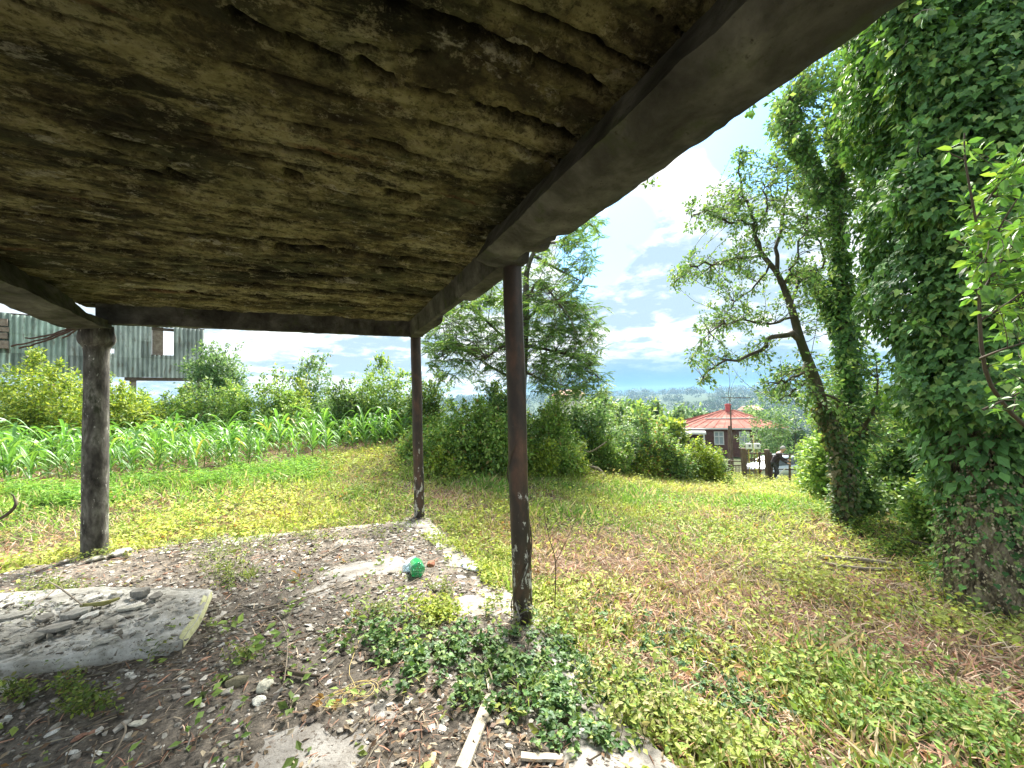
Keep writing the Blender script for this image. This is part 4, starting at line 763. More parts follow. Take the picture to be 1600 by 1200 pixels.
def big_ivy_tree():
    rs = np.random.RandomState(34); b = P(1562, 940, 3.5); b[2] = float(G(b[0], b[1])); O = b; e = empty("big_ivy_tree", tuple(b), "huge tree at the right edge smothered in glossy ivy, bare pale trunk at its foot", "tree"); tr = MB(); d = 3.6
    main = pxpath([(1575, 990, 3.45), (1566, 930, 3.5), (1558, 850, 3.6), (1552, 760, 3.7), (1545, 660, 3.8), (1532, 540, 3.9), (1520, 420, 4.0), (1510, 300, 4.05), (1496, 180, 4.1), (1480, 40, 4.2), (1470, -150, 4.3)], 60)
    rr = np.concatenate([np.linspace(.42, .33, 6), np.linspace(.33, .27, 14), np.linspace(.27, .1, 40)]); tube(tr, main - O, rr, 64, None, True, .1, 2)
    # thick old ivy stems climbing the bark
    stv = MB()
    for k in range(64):
        a0 = rs.rand() * 6.28; n = 26; ii = np.linspace(0, 24, n); c = main[ii.astype(int)]; rad_ = np.interp(ii, range(60), rr); a = a0 + np.cumsum(rs.normal(size=n) * .035) + .006 * ii * rs.normal(); lum = 1.03
        p = c + np.stack([np.cos(a) * rad_ * lum, np.sin(a) * rad_ * lum, 0 * a], -1) + rs.normal(size=(n, 3)) * .006; tube(stv, p - O, np.linspace(.017, .008, n) * rs.uniform(.4, 1.6), 6, None, True, .3, k)
    def rf(s, a, sm):
        base = np.interp(s, [0, .12, .2, .245, .29, .4, .55, .8, 1], [.36, .37, .42, .58, .74, .74, .74, .8, .92]); return base * (1 + .5 * fbm(np.cos(a) * 1.8 + 3, np.sin(a) * 1.8, sm * 1.9, 4) * 2.3)
    hb = MB(); ivy_on(hb, main[:26], lambda s, a, sm: np.interp(s, [0, 1], [.42, .32]) + 0 * a, 9000, .03, rs, [(.34, .29, .19), (.27, .22, .14), (.4, .35, .24), (.22, .22, .12), (.16, .19, .08)], .03, LEAF4); ivy_on(hb, main[:26], lambda s, a, sm: np.interp(s, [0, 1], [.43, .33]) + 0 * a, 1500, .05, rs, IVP, .03, IVY)
    iv = MB(); keep_low = lambda p, s, a: (s > .235) | (fbm(np.cos(a) * 2 + 5, np.sin(a) * 2, s * 18, 3) > (.55 - s * 2.3))
    ivy_on(iv, main, rf, 52000, .068, rs, IVP, .3, IVY, keep_low, IVW)
    ivy_on(iv, main[12:], lambda s, a, sm: .6 * rf(.2 + .8 * s, a, sm), 14000, .11, rs, IVP[:2], .2, LEAF4)
    L = [[(1500, 300, 4, .09), (1450, 220, 4.2), (1400, 150, 4.4), (1370, 90, 4.6)], [(1505, 380, 4, .08), (1470, 330, 3.7), (1440, 290, 3.7), (1415, 270, 3.9)], [(1490, 180, 4.1, .08), (1540, 90, 3.8), (1590, 20, 3.6)], [(1495, 240, 4, .08), (1440, 120, 3.8), (1420, 20, 3.7), (1400, -80, 3.6)], [(1500, 330, 4, .08), (1570, 270, 4.6), (1640, 210, 5)], [(1520, 540, 3.9, .06), (1490, 480, 4.3), (1460, 460, 4.5), (1445, 480, 4.6)], [(1485, 100, 4.1, .08), (1550, -20, 4.4), (1620, -120, 4.6)]]
    B = [main[18:]]; lv = MB(); wd = MB()
    for l in L: p = pxpath([q[:3] for q in l], 16); tube(tr, p - O, np.linspace(l[0][3], .015, 16), 7, None, True, .15, 8); B.append(p); ivy_on(iv, p, lambda s, a, sm: (.26 + .12 * fbm(np.cos(a), np.sin(a), sm * 2, 3) * 2) * (1 - .5 * s), 4200, .072, rs, IVP, .15, IVY, None, IVW)
    B = np.vstack(B); T = []
    for (cx, cy, rx, ry, n, dd) in ((1400, 60, 60, 60, 90, 4.4), (1480, 20, 80, 50, 120, 4.2), (1560, 60, 60, 60, 90, 4.3), (1610, 150, 60, 90, 90, 4.6), (1420, 150, 50, 60, 70, 4.5), (1440, -80, 120, 60, 110, 4.2), (1600, -60, 120, 70, 110, 4.4), (1560, 240, 60, 60, 70, 4.7), (1370, 120, 50, 60, 80, 5.0), (1375, 220, 40, 50, 50, 5.0), (1330, 60, 40, 40, 40, 4.8), (1400, 300, 20, 40, 16, 4.2), (1620, 330, 60, 90, 70, 4.9), (1690, 0, 90, 200, 120, 4.6), (1600, 480, 50, 80, 50, 4.8), (1440, 480, 26, 60, 14, 4.5)):
        for _ in range(n): a = rs.rand() * 6.28; r = math.sqrt(rs.rand()); T.append(P(cx + rx * r * math.cos(a), cy + ry * r * math.sin(a), dd + rs.normal() * .35))
    twigs_and_leaves(wd, lv, B, np.array(T), rs, .075, IVP, 24, .11, .007, LEAFO, .4, IVW)
    for m in (wd, lv, iv): m.V = [v - O.astype(np.float32) for v in m.V]
    t_ = tr.build("trunk", M_barkp, e, True); stv.build("ivy_stem", M_barkp, t_, True); hb.V = [v - O.astype(np.float32) for v in hb.V]; hb.build("withered_ivy", M_straw, t_); wd.build("twigs", M_twig, t_); lv.build("crown", M_ivy, e); iv.build("ivy", M_ivy, e)
big_ivy_tree()

def near_sapling():
    rs = np.random.RandomState(44); d = 2.3; b = P(1730, 1000, 2.6); b[2] = float(G(b[0], b[1])); O = b; e = empty("leafy_sapling", tuple(b), "bright green large-leaved sapling nearest the camera at the right edge", "sapling"); tr = MB(); wd = MB(); lv = MB()
    main = np.vstack([[b - [0, 0, .05]], pxpath([(1715, 880, 2.5), (1650, 720, 2.45), (1575, 640, d + .1), (1540, 580, d), (1530, 480, d), (1533, 400, d), (1522, 330, d - .1), (1508, 250, d - .15), (1507, 208, d - .15)], 22)]); tube(tr, main - O, np.linspace(.014, .003, len(main)), 8)
    L = [[(1533, 460, d, .009), (1570, 400, d), (1620, 330, d)], [(1532, 500, d, .009), (1580, 470, d), (1640, 420, d)], [(1532, 560, d, .008), (1570, 545, d - .2), (1620, 530, d - .2)], [(1530, 400, d, .007), (1500, 380, d), (1478, 360, d)], [(1536, 640, d, .008), (1580, 620, d), (1620, 600, d)], [(1526, 340, d, .006), (1560, 290, d), (1600, 250, d + .1)], [(1532, 430, d, .006), (1560, 360, d - .2), (1590, 310, d - .3)], [(1508, 250, d - .15, .004), (1485, 240, d - .15), (1475, 232, d - .15)]]
    B = [main[6:]]
    for l in L: p = pxpath([q[:3] for q in l], 12); tube(tr, p - O, np.linspace(l[0][3], .003, 12), 5); B.append(p)
    B = np.vstack(B); T = []
    for (cx, cy, rx, ry, n) in ((1585, 270, 34, 34, 14), (1590, 340, 40, 50, 22), (1560, 400, 50, 44, 24), (1510, 345, 22, 30, 7), (1585, 460, 40, 50, 24), (1520, 440, 26, 40, 10), (1590, 540, 34, 44, 18), (1650, 400, 60, 150, 50), (1505, 242, 22, 14, 4), (1590, 620, 34, 34, 10), (1545, 300, 24, 30, 6)):
        for _ in range(n): a = rs.rand() * 6.28; r = math.sqrt(rs.rand()); T.append(P(cx + rx * r * math.cos(a), cy + ry * r * math.sin(a), d + rs.normal() * .13))
    twigs_and_leaves(wd, lv, B, np.array(T), rs, .062, [(.12, .28, .06), (.16, .34, .07), (.09, .2, .05), (.24, .38, .07)], 7, .03, .003, LEAFO, .15)
    for m in (wd, lv): m.V = [v - O.astype(np.float32) for v in m.V]
    t_ = tr.build("trunk", M_twig, e, True); wd.build("twigs", M_twig, t_); lv.build("crown", M_leafn, e)
near_sapling()

# ------------------------------------------------------------------ growth on the ground
def polar(rs, N, r0, r1, amax=64, pw=1.0):
    r = r0 + (r1 - r0) * rs.rand(N) ** pw; a = np.radians(rs.uniform(-amax, amax, N)); return r * np.sin(a), r * np.cos(a), r
def cover():
    rs = np.random.RandomState(101)
    # grass blades
    x, y, r = polar(rs, 330000, .7, 30, pw=1.15); pin = porch_in(x, y); ic = inpoly(x, y, CORN); dd = deadness(x, y); lu = lush(x, y)
    keep = (rs.rand(len(x)) > pin * 1.01) & ~(ic & (rs.rand(len(x)) > .1)) & (rs.rand(len(x)) > dd * .97) & (rs.rand(len(x)) < .45 + .55 * sstep(-.2, .1, fbm(x * 1.7, y * 1.7, 9, 3)))
    x, y, r, dd, lu = (q[keep] for q in (x, y, r, dd, lu)); N = len(x); z = G(x, y); tuft = fbm(x * 3, y * 3, 3, 3)
    ln = (.05 + .06 * rs.rand(N)) * (1 + r / 16) * (1 + 1.5 * np.maximum(0, tuft)) * (1 + .8 * lu); d = nrm(np.stack([rs.normal(size=N) * .75, rs.normal(size=N) * .75, .35 + rs.rand(N)], -1))
    yel = np.array([.46, .5, .12]); grn = np.array([.21, .38, .08]); dry = np.array([.5, .41, .26]); k = np.clip(.5 + 1.8 * fbm(x * .9, y * .9, 20, 4) - lu * .75, 0, 1)[:, None]
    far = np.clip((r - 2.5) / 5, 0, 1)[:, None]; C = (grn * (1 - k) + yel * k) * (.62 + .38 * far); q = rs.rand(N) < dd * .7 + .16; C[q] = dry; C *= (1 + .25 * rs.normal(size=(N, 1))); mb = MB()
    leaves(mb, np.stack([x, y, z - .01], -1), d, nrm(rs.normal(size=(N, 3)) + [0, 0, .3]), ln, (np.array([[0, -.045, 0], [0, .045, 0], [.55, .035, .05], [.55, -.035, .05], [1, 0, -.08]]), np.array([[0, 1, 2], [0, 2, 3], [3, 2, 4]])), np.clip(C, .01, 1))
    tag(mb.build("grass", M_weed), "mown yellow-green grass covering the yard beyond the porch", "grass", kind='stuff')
    # broad-leaved weeds
    x, y, r = polar(rs, 74000, .75, 24, pw=1.25); pin = porch_in(x, y); ic = inpoly(x, y, CORN); dd = deadness(x, y); lu = lush(x, y); pat = fbm(x * 1.2 + 4, y * 1.2, 2, 4)
    keep = (rs.rand(len(x)) > pin * .965) & ~(ic & (rs.rand(len(x)) > .06)) & (rs.rand(len(x)) > dd * .95) & (rs.rand(len(x)) < .22 + .78 * sstep(-.04, .14, pat))
    x, y, r, dd, lu, pin = (q[keep] for q in (x, y, r, dd, lu, pin)); N = len(x); z = G(x, y); K_ = 7; M = N * K_
    cl = sstep(.04, .2, fbm(x * 2.4, y * 2.4, 17, 4)); h = (.025 + .08 * rs.rand(N) ** 1.5) * (1 + r / 20) * (1 - .4 * pin) * (1 + 1.9 * cl); a = rs.rand(N, K_) * 6.28; t = (np.arange(K_) + .6) / K_; rad_ = (.012 + .022 * rs.rand(N, K_)) * (1 + r / 8)[:, None]
    pos = np.stack([x[:, None] + np.cos(a) * rad_, y[:, None] + np.sin(a) * rad_, z[:, None] + h[:, None] * t[None] * rs.uniform(.7, 1.1, (N, K_))], -1).reshape(-1, 3)
    dv = nrm(np.stack([np.cos(a), np.sin(a), rs.normal(size=(N, K_)) * .35 + .1], -1)).reshape(-1, 3); sz = ((.022 + .03 * rs.rand(N)) * (1 + r / 14))[:, None] * rs.uniform(.6, 1.2, (N, K_))
    k = np.clip(.5 + 1.5 * fbm(x * .7 + 3, y * .7, 30, 4) + .35 * sstep(3, 5, r) - .5 * lu, 0, 1); base = np.array([.17, .3, .08])[None] * (1 - k[:, None]) + np.array([.46, .51, .13])[None] * k[:, None]; base *= (1 + .3 * rs.normal(size=(N, 1)))
    q = rs.rand(N) < .08; base[q] = [.34, .2, .08]; C = np.repeat(base, K_, 0) * (1 + .15 * rs.normal(size=(M, 1)))
    mb = MB(); leaves(mb, pos, dv, nrm(np.array([0, 0, 1.0]) + rs.normal(size=(M, 3)) * .45), sz.ravel(), LEAF4, np.clip(C, .01, 1))
    tag(mb.build("weeds", M_weed), "low broad-leaved weeds scattered through the yard grass", "weeds", kind='stuff')
    # dry stalks and dead leaves
    x, y, r = polar(rs, 175000, .6, 22, pw=1.3); pin = porch_in(x, y); ic = inpoly(x, y, CORN); dd = deadness(x, y)
    keep = (rs.rand(len(x)) < .25 + .75 * dd + .5 * ic) & (rs.rand(len(x)) > pin * .62); x, y, r, dd, pin = (q[keep] for q in (x, y, r, dd, pin)); N = len(x); z = G(x, y); a = rs.rand(N) * 6.28
    d = nrm(np.stack([np.cos(a), np.sin(a), np.abs(rs.normal(size=N)) * .45 * (1 - .8 * pin)], -1)); ln = rs.uniform(.03, .12, N) * (1 + r / 14) * (1 - .35 * pin); C = palette(rs, N, [(.46, .35, .25), (.42, .22, .15), (.26, .15, .1), (.58, .48, .36), (.46, .26, .18)], .25)
    mb = MB(); leaves(mb, np.stack([x, y, z + .004 + .02 * rs.rand(N) * (1 - pin)], -1), d, nrm(np.array([0, 0, 1.0]) + rs.normal(size=(N, 3)) * .4), ln, (np.array([[0, -.03, 0], [0, .03, 0], [.5, .035, .06], [.5, -.035, .06], [1, 0, 0]]), np.array([[0, 1, 2], [0, 2, 3], [3, 2, 4]])), C)
    x, y, r = polar(rs, 26000, .6, 9, pw=1.2); keep = (rs.rand(len(x)) < .3 + deadness(x, y) - .12 * porch_in(x, y)); x, y, r = x[keep], y[keep], r[keep]; N = len(x); z = G(x, y); a = rs.rand(N) * 6.28
    leaves(mb, np.stack([x, y, z + .012 + .01 * rs.rand(N)], -1), nrm(np.stack([np.cos(a), np.sin(a), rs.normal(size=N) * .25], -1)), nrm(np.array([0, 0, 1.0]) + rs.normal(size=(N, 3)) * .35), rs.uniform(.015, .045, N), LEAF4, palette(rs, N, [(.2, .13, .08), (.34, .26, .17), (.13, .095, .07), (.42, .37, .27)], .25))
    tag(mb.build("straw", M_straw), "dry stalks and dead leaves littering the yard and porch", "straw", kind='stuff')
cover()

def dep_at(px, py):                   # depth at which the view ray meets the ground
    ds = np.geomspace(.8, 60, 400); q = EYE + ray(px, py)[None] * ds[:, None]; g = gbase(q[:, 0], q[:, 1]); i = np.argmax(q[:, 2] < g); return float(ds[i])
def gpt(px, py, dz=0.0):
    q = P(px, py, dep_at(px, py)); return np.array([q[0], q[1], float(G(q[0], q[1])) + dz])

def patch_cover(name, mat, spots, N, lf, pal, h, label, seed, shape=LEAFO, cat='weeds', wts=None, stems=True):
    rs = np.random.RandomState(seed); mb = MB(); ar = np.array([s[2] * s[3] for s in spots]); ii = rs.choice(len(spots), N, p=ar / ar.sum()); P_ = []
    K_ = 8; n = N // K_; c = []
    zc_ = [gpt(q[0], min(q[1], 1190))[2] for q in spots]
    for i in ii[:n]:
        s = spots[i]; a = rs.rand() * 6.28; rr = math.sqrt(rs.rand()) * (1 + .35 * rs.normal()); g = onz(s[0] + s[2] * rr * math.cos(a), min(1230, s[1] + s[3] * rr * math.sin(a)), zc_[i]); c.append(g[:2])
    c = np.array(c); z = G(c[:, 0], c[:, 1]); hh = h * rs.uniform(.3, 1.15, n); lean = rs.normal(size=(n, 2)) * .35 * hh[:, None]; t = rs.uniform(.15, 1, (n, K_)); a = rs.rand(n, K_) * 6.28
    pos = np.stack([c[:, :1] + lean[:, :1] * t + np.cos(a) * lf * .35, c[:, 1:] + lean[:, 1:] * t + np.sin(a) * lf * .35, z[:, None] + .012 + hh[:, None] * t], -1).reshape(-1, 3); M = len(pos)
    d = nrm(np.stack([np.cos(a), np.sin(a), rs.normal(size=a.shape) * .4 + .05], -1).reshape(-1, 3)); leaves(mb, pos, d, nrm(np.array([0, 0, 1.0]) + rs.normal(size=(M, 3)) * .4), lf * rs.uniform(.5, 1.2, M), shape, palette(rs, M, pal, .2, wts))
    if stems:
        for i in range(0, n, 2): tube(mb, [(c[i, 0], c[i, 1], z[i] - .01), (c[i, 0] + lean[i, 0], c[i, 1] + lean[i, 1], z[i] + hh[i])], [.0022, .0012], 3, np.array([.14, .17, .06]), cap=False)
    return tag(mb.build(name, mat), label, cat, kind='stuff')
patch_cover('ground_ivy', M_ivy, [(700, 1010, 90, 40), (640, 1050, 60, 40), (800, 1040, 110, 50), (870, 1000, 60, 40), (600, 1000, 60, 30), (850, 1120, 50, 50), (760, 1090, 60, 30), (1050, 1010, 110, 40), (1000, 1090, 90, 60), (960, 960, 60, 25), (1160, 1090, 100, 60), (880, 1090, 40, 40), (930, 1150, 40, 30), (900, 1040, 40, 30)], 5600, .032, [(.08, .17, .055), (.13, .24, .07), (.22, .32, .09), (.055, .12, .05)], .06, "dark ground ivy creeping round the foot of the nearer pipe", 5, IVY, 'ivy')
patch_cover('low_plants', M_weed, [(1010, 1110, 60, 50), (1080, 1160, 90, 50), (960, 1050, 40, 30), (840, 980, 40, 26), (780, 960, 26, 20), (890, 960, 30, 22), (1180, 1180, 60, 30), (960, 1130, 30, 40), (920, 1080, 24, 30)], 3000, .034, [(.26, .34, .07), (.36, .42, .1), (.14, .23, .05), (.42, .38, .2)], .15, "knee-low yellow-green leafy plants right of the nearer pipe's foot", 6)
patch_cover('low_plants', M_weed, [(1350, 1050, 90, 45), (1290, 1000, 60, 30), (1450, 1110, 100, 50), (1250, 1060, 60, 40), (1400, 960, 60, 20), (1550, 1150, 60, 50), (1330, 1130, 80, 40)], 3000, .036, [(.16, .3, .07), (.24, .36, .08), (.1, .2, .05), (.36, .38, .14)], .12, "fresh green leafy plants in the right foreground below the big ivy trunk", 7)
patch_cover('low_plants', M_weed, [(690, 850, 30, 12), (740, 860, 40, 25), (770, 900, 30, 30), (720, 820, 40, 18), (790, 870, 30, 30), (680, 960, 40, 20)], 4200, .036, [(.33, .4, .06), (.42, .46, .08), (.22, .32, .05)], .1, "lime yellow weeds along the floor edge between the two pipes", 8)
patch_cover('low_plants', M_weed, [(340, 870, 60, 16), (400, 850, 50, 14), (380, 1030, 26, 12), (110, 1080, 30, 12), (30, 1090, 26, 12), (210, 1000, 16, 8), (250, 1020, 16, 10), (140, 1110, 40, 16), (40, 960, 50, 30), (100, 930, 60, 20), (150, 870, 50, 14), (590, 960, 30, 14), (690, 925, 24, 12), (300, 850, 60, 10), (480, 842, 60, 10), (600, 838, 50, 10), (350, 900, 40, 20), (660, 985, 30, 10)], 7000, .026, [(.2, .28, .06), (.3, .36, .07), (.12, .2, .05), (.24, .24, .1)], .09, "straggling weeds growing out of the porch rubble", 9)
patch_cover('fern_weeds', M_weed, [(420, 745, 75, 10), (330, 758, 60, 8), (210, 760, 60, 8), (60, 778, 60, 10), (470, 735, 40, 9), (120, 785, 60, 8)], 14000, .1, [(.22, .43, .08), (.3, .48, .09), (.16, .34, .07)], .26, "bright green feathery weeds in a band before the maize plot", 10, LEAFL)
patch_cover('rambling_weeds', M_weed, [(1010, 735, 70, 6), (1100, 745, 60, 6), (1235, 752, 40, 6), (900, 738, 50, 6), (1230, 765, 30, 6)], 7000, .09, [(.33, .42, .07), (.42, .47, .09), (.2, .3, .06), (.4, .34, .18)], .3, "tangled pale weeds along the foot of the far hedge", 11, LEAF4)
patch_cover('shade_weeds', M_weed, [(1350, 830, 50, 12), (1420, 800, 60, 20), (1440, 840, 60, 16), (1500, 830, 50, 30), (1280, 800, 30, 14), (1400, 860, 60, 12), (1480, 900, 40, 20)], 7000, .055, [(.12, .25, .05), (.22, .36, .06), (.08, .16, .04), (.36, .42, .08)], .2, "leafy weeds in the shade beneath the two right hand trees", 12, LEAF4)

def grass_clump(px, py, n, h, sp, label, seed, group=None, cols=((.2, .42, .06), (.28, .46, .07))):
    rs = np.random.RandomState(seed); g = onz(px, py, float(gbase(*P(px, py, 8)[:2]))) ; g = P(px, py, dep_at(px, py)); x, y = g[:2]; z = float(G(x, y)); mb = MB()
    for i in range(n):
        a = rs.rand() * 6.28; t = np.linspace(0, 1, 6); l = h * rs.uniform(.6, 1.15); b0 = rs.normal(size=2) * sp * .3; o = rs.uniform(.2, .7) * l
        c = np.stack([b0[0] + math.cos(a) * o * t ** 1.6, b0[1] + math.sin(a) * o * t ** 1.6, l * (t - .3 * t ** 2.5)], -1); w_ = h * .014 * (1 - t ** 2) + .0006; s = np.array([-math.sin(a), math.cos(a), 0]); grid(mb, np.stack([c + s * w_[:, None], c - s * w_[:, None]], 1), np.tile(palette(rs, 1, cols, .15)[0], (6, 2, 1)))
    o = mb.build('grass_tuft', M_weed); o.location = (x, y, z - .01); return tag(o, label, 'grass tuft', group)
grass_clump(1195, 785, 90, .45, .5, "tall bright green grass tuft in the mid yard before the gate", 1)
grass_clump(1240, 778, 60, .35, .5, "smaller green grass tuft right of the tall one before the gate", 2)
for i, (px, py, l) in enumerate(((1345, 1070, "spiky grass tuft in the right foreground among the fresh green plants"), (1200, 1020, "thin grass tuft in the middle of the right foreground"), (1510, 1090, "pale grass tuft low at the right"), (830, 1100, "small grass tuft below the nearer pipe"), (1190, 880, "yellowish grass tuft at the edge of the dead brown patch"), (390, 905, "dry grass tuft behind the broken slab"), (60, 985, "olive grass tuft on the left rubble"))):
    grass_clump(px, py, 34, .16 if i else .2, .12, l, 20 + i, cols=((.24, .36, .08), (.36, .42, .12)))

# ------------------------------------------------------------------ rubble, stones, litter
ICO_V = np.array([[0, 0, 1]] + [[.894 * math.cos(a), .894 * math.sin(a), .447] for a in np.arange(5) * 1.2566] + [[.894 * math.cos(a), .894 * math.sin(a), -.447] for a in np.arange(5) * 1.2566 + .628] + [[0, 0, -1]])
ICO_F = np.array([[0, i + 1, (i + 1) % 5 + 1] for i in range(5)] + [[i + 1, i + 6, (i + 1) % 5 + 1] for i in range(5)] + [[(i + 1) % 5 + 1, i + 6, (i + 1) % 5 + 6] for i in range(5)] + [[11, (i + 1) % 5 + 6, i + 6] for i in range(5)])
M_stone = surfmat("stone", [(.3, (.55, .54, .52)), (.5, (1, 1, .98)), (.7, (1.5, 1.5, 1.45))], 26, rough=.92, bmp=(.9, .006, 70), vcol=True, spots=(90, .6, .68, (.08, .07, .055)))
def gravel():
    rs = np.random.RandomState(55); x, y, r = polar(rs, 60000, .55, 7.2, pw=1.0); pin = porch_in(x, y); low = litter_low(x, y); keep = (rs.rand(len(x)) < pin * (.35 + .65 * sstep(-.12, .12, fbm(x * 1.6, y * 1.6, 40, 3))) * (1 - .75 * low)); x, y, r = x[keep], y[keep], r[keep]; N = len(x); z = G(x, y)
    s = (.0035 + .011 * rs.rand(N) ** 3) * (1 + r / 6); shp = rs.uniform(.5, 1.3, (N, 1, 3)) * [1, 1, .5]; V = ICO_V[None] * (1 + .3 * rs.normal(size=(N, 12, 1)).clip(-1, 1)) * shp * s[:, None, None]; a = rs.rand(N) * 6.28; c_, s_ = np.cos(a)[:, None], np.sin(a)[:, None]
    V = np.stack([V[..., 0] * c_ - V[..., 1] * s_, V[..., 0] * s_ + V[..., 1] * c_, V[..., 2]], -1) + np.stack([x, y, z + s * .15], -1)[:, None]; C = palette(rs, N, [(.16, .14, .125), (.26, .24, .21), (.11, .09, .075), (.6, .58, .54), (.42, .4, .36), (.3, .17, .12)], .2, [.26, .26, .14, .12, .18, .04])
    mb = MB(); mb.add(V.reshape(-1, 3), (ICO_F[None] + (np.arange(N) * 12)[:, None, None]).reshape(-1, 3), np.repeat(C, 12, 0)); tag(mb.build("gravel", M_stone), "grey gravel and crumbled concrete strewn over the porch floor", "gravel", kind='stuff')
    # flat plaster flakes
    mb = MB(); M_ = 1900; x, y, r = polar(rs, M_, .6, 6.5, pw=.9); k = rs.rand(M_) < porch_in(x, y); x, y, r = x[k], y[k], r[k]
    for i in range(len(x)):
        n = rs.randint(4, 7); a = np.sort(rs.rand(n)) * 6.28; R = rs.uniform(.008, .024) * (1 + r[i] / 8); rr = R * rs.uniform(.6, 1.3, n); t = R * rs.uniform(.15, .35); tl = rs.normal(size=2) * .3; b = np.stack([np.cos(a) * rr, np.sin(a) * rr, (np.cos(a) * tl[0] + np.sin(a) * tl[1]) * rr], -1) + [x[i], y[i], float(G(x[i], y[i])) + t * .6]
        V = np.vstack([b + [0, 0, t / 2], b - [0, 0, t / 2]]); c = palette(rs, 1, [(.42, .4, .36), (.32, .3, .27), (.22, .2, .18), (.6, .58, .55)], .15)[0]; q = np.arange(n); mb.add(V, np.stack([q, (q + 1) % n, np.full(n, 0)], -1)[1:-1][:, [2, 0, 1]], c); mb.add(V, np.stack([q, q + n, (q + 1) % n + n, (q + 1) % n], -1), c)
    for i in range(900):
        q = onz(rs.uniform(-60, 300), 925 + 95 * rs.rand() ** .9, .13); u = (q[0] - onz(300, 960, .13)[0])
        if rs.rand() > .25 - u * .5: continue
        R = rs.uniform(.005, .022); n = rs.randint(4, 7); a = np.sort(rs.rand(n)) * 6.28; rr = R * rs.uniform(.6, 1.3, n); tl = rs.normal(size=2) * .3; b = np.stack([np.cos(a) * rr, np.sin(a) * rr, (np.cos(a) * tl[0] + np.sin(a) * tl[1]) * rr], -1) + [q[0], q[1], .118 + R * .3]; t = R * .4; V = np.vstack([b + [0, 0, t / 2], b - [0, 0, t / 2]]); c = palette(rs, 1, [(.3, .28, .24), (.2, .18, .15), (.14, .12, .1), (.45, .43, .38)], .15)[0]; k_ = np.arange(n); mb.add(V, np.stack([k_, (k_ + 1) % n, np.full(n, 0)], -1)[1:-1][:, [2, 0, 1]], c); mb.add(V, np.stack([k_, k_ + n, (k_ + 1) % n + n, (k_ + 1) % n], -1), c)
    tag(mb.build("plaster_flakes", M_stone), "pale plaster flakes fallen among the gravel on the porch floor", "flakes", kind='stuff')
    mb = MB(); x, y, r = polar(rs, 2600, .6, 7.5, pw=1.0); k = rs.rand(2600) < np.maximum(porch_in(x, y), .18); x, y = x[k], y[k]
    for i in range(len(x)):
        a = rs.rand() * 6.28; l = rs.uniform(.04, .16); c, s = math.cos(a), math.sin(a); z0 = float(G(x[i], y[i])); z1 = float(G(x[i] + c * l, y[i] + s * l)); tube(mb, [(x[i], y[i], z0 + .006), (x[i] + c * l * .5 + rs.normal() * .008, y[i] + s * l * .5 + rs.normal() * .008, (z0 + z1) / 2 + .012), (x[i] + c * l, y[i] + s * l, z1 + .006)], [.0025, .003, .0015], 4, palette(rs, 1, [(.24, .19, .13), (.13, .1, .07), (.4, .35, .26)], .2)[0], cap=False)
    tag(mb.build("twig_litter", M_straw), "small twigs and stalk pieces scattered over the rubble", "twigs", kind='stuff')
gravel()

def rock(px, py, s, c, label, name='rubble_stone', cat='stone', flat=.55, seed=0, group=None, dz=0.0, el=1.0, rz=None, z=None):
    import bmesh
    rs = np.random.RandomState(seed + int(px)); g = gpt(px, py) if z is None else onz(px, py, z); bm = bmesh.new(); pts = nrm(rs.normal(size=(20, 3))) * rs.uniform(.8, 1.05, (20, 1)) * np.array([el, .75, flat]) * s
    pts[:, 2] = np.clip(pts[:, 2], -flat * s * .72, flat * s * .72)
    for p in pts: bm.verts.new(p)
    r = bmesh.ops.convex_hull(bm, input=bm.verts); bmesh.ops.delete(bm, geom=[v for v in bm.verts if not v.link_faces], context='VERTS'); bmesh.ops.bevel(bm, geom=list(bm.edges), offset=s * .05, segments=1, affect='EDGES'); bmesh.ops.triangulate(bm, faces=bm.faces); bmesh.ops.subdivide_edges(bm, edges=bm.edges, cuts=1, use_grid_fill=True); bm.verts.index_update()
    V = np.array([v.co for v in bm.verts]); V *= 1 + .1 * fbm(V[:, 0:1] / s * 2 + seed, V[:, 1:2] / s * 2, V[:, 2:3] / s * 2, 3); F = [[v.index for v in f.verts] for f in bm.faces]; bm.free(); mb = MB()
    for k in (3, 4): 
        f = [q for q in F if len(q) == k]
        if f: mb.add(V, f, c)
    o = mb.build(name, M_stone); o.location = (g[0], g[1], g[2] + flat * s * .42 + dz); o.rotation_euler = (0, 0, rs.rand() * 6.28 if rz is None else rz); return tag(o, label, cat, group)
GS = "broken pieces lying on the porch floor"
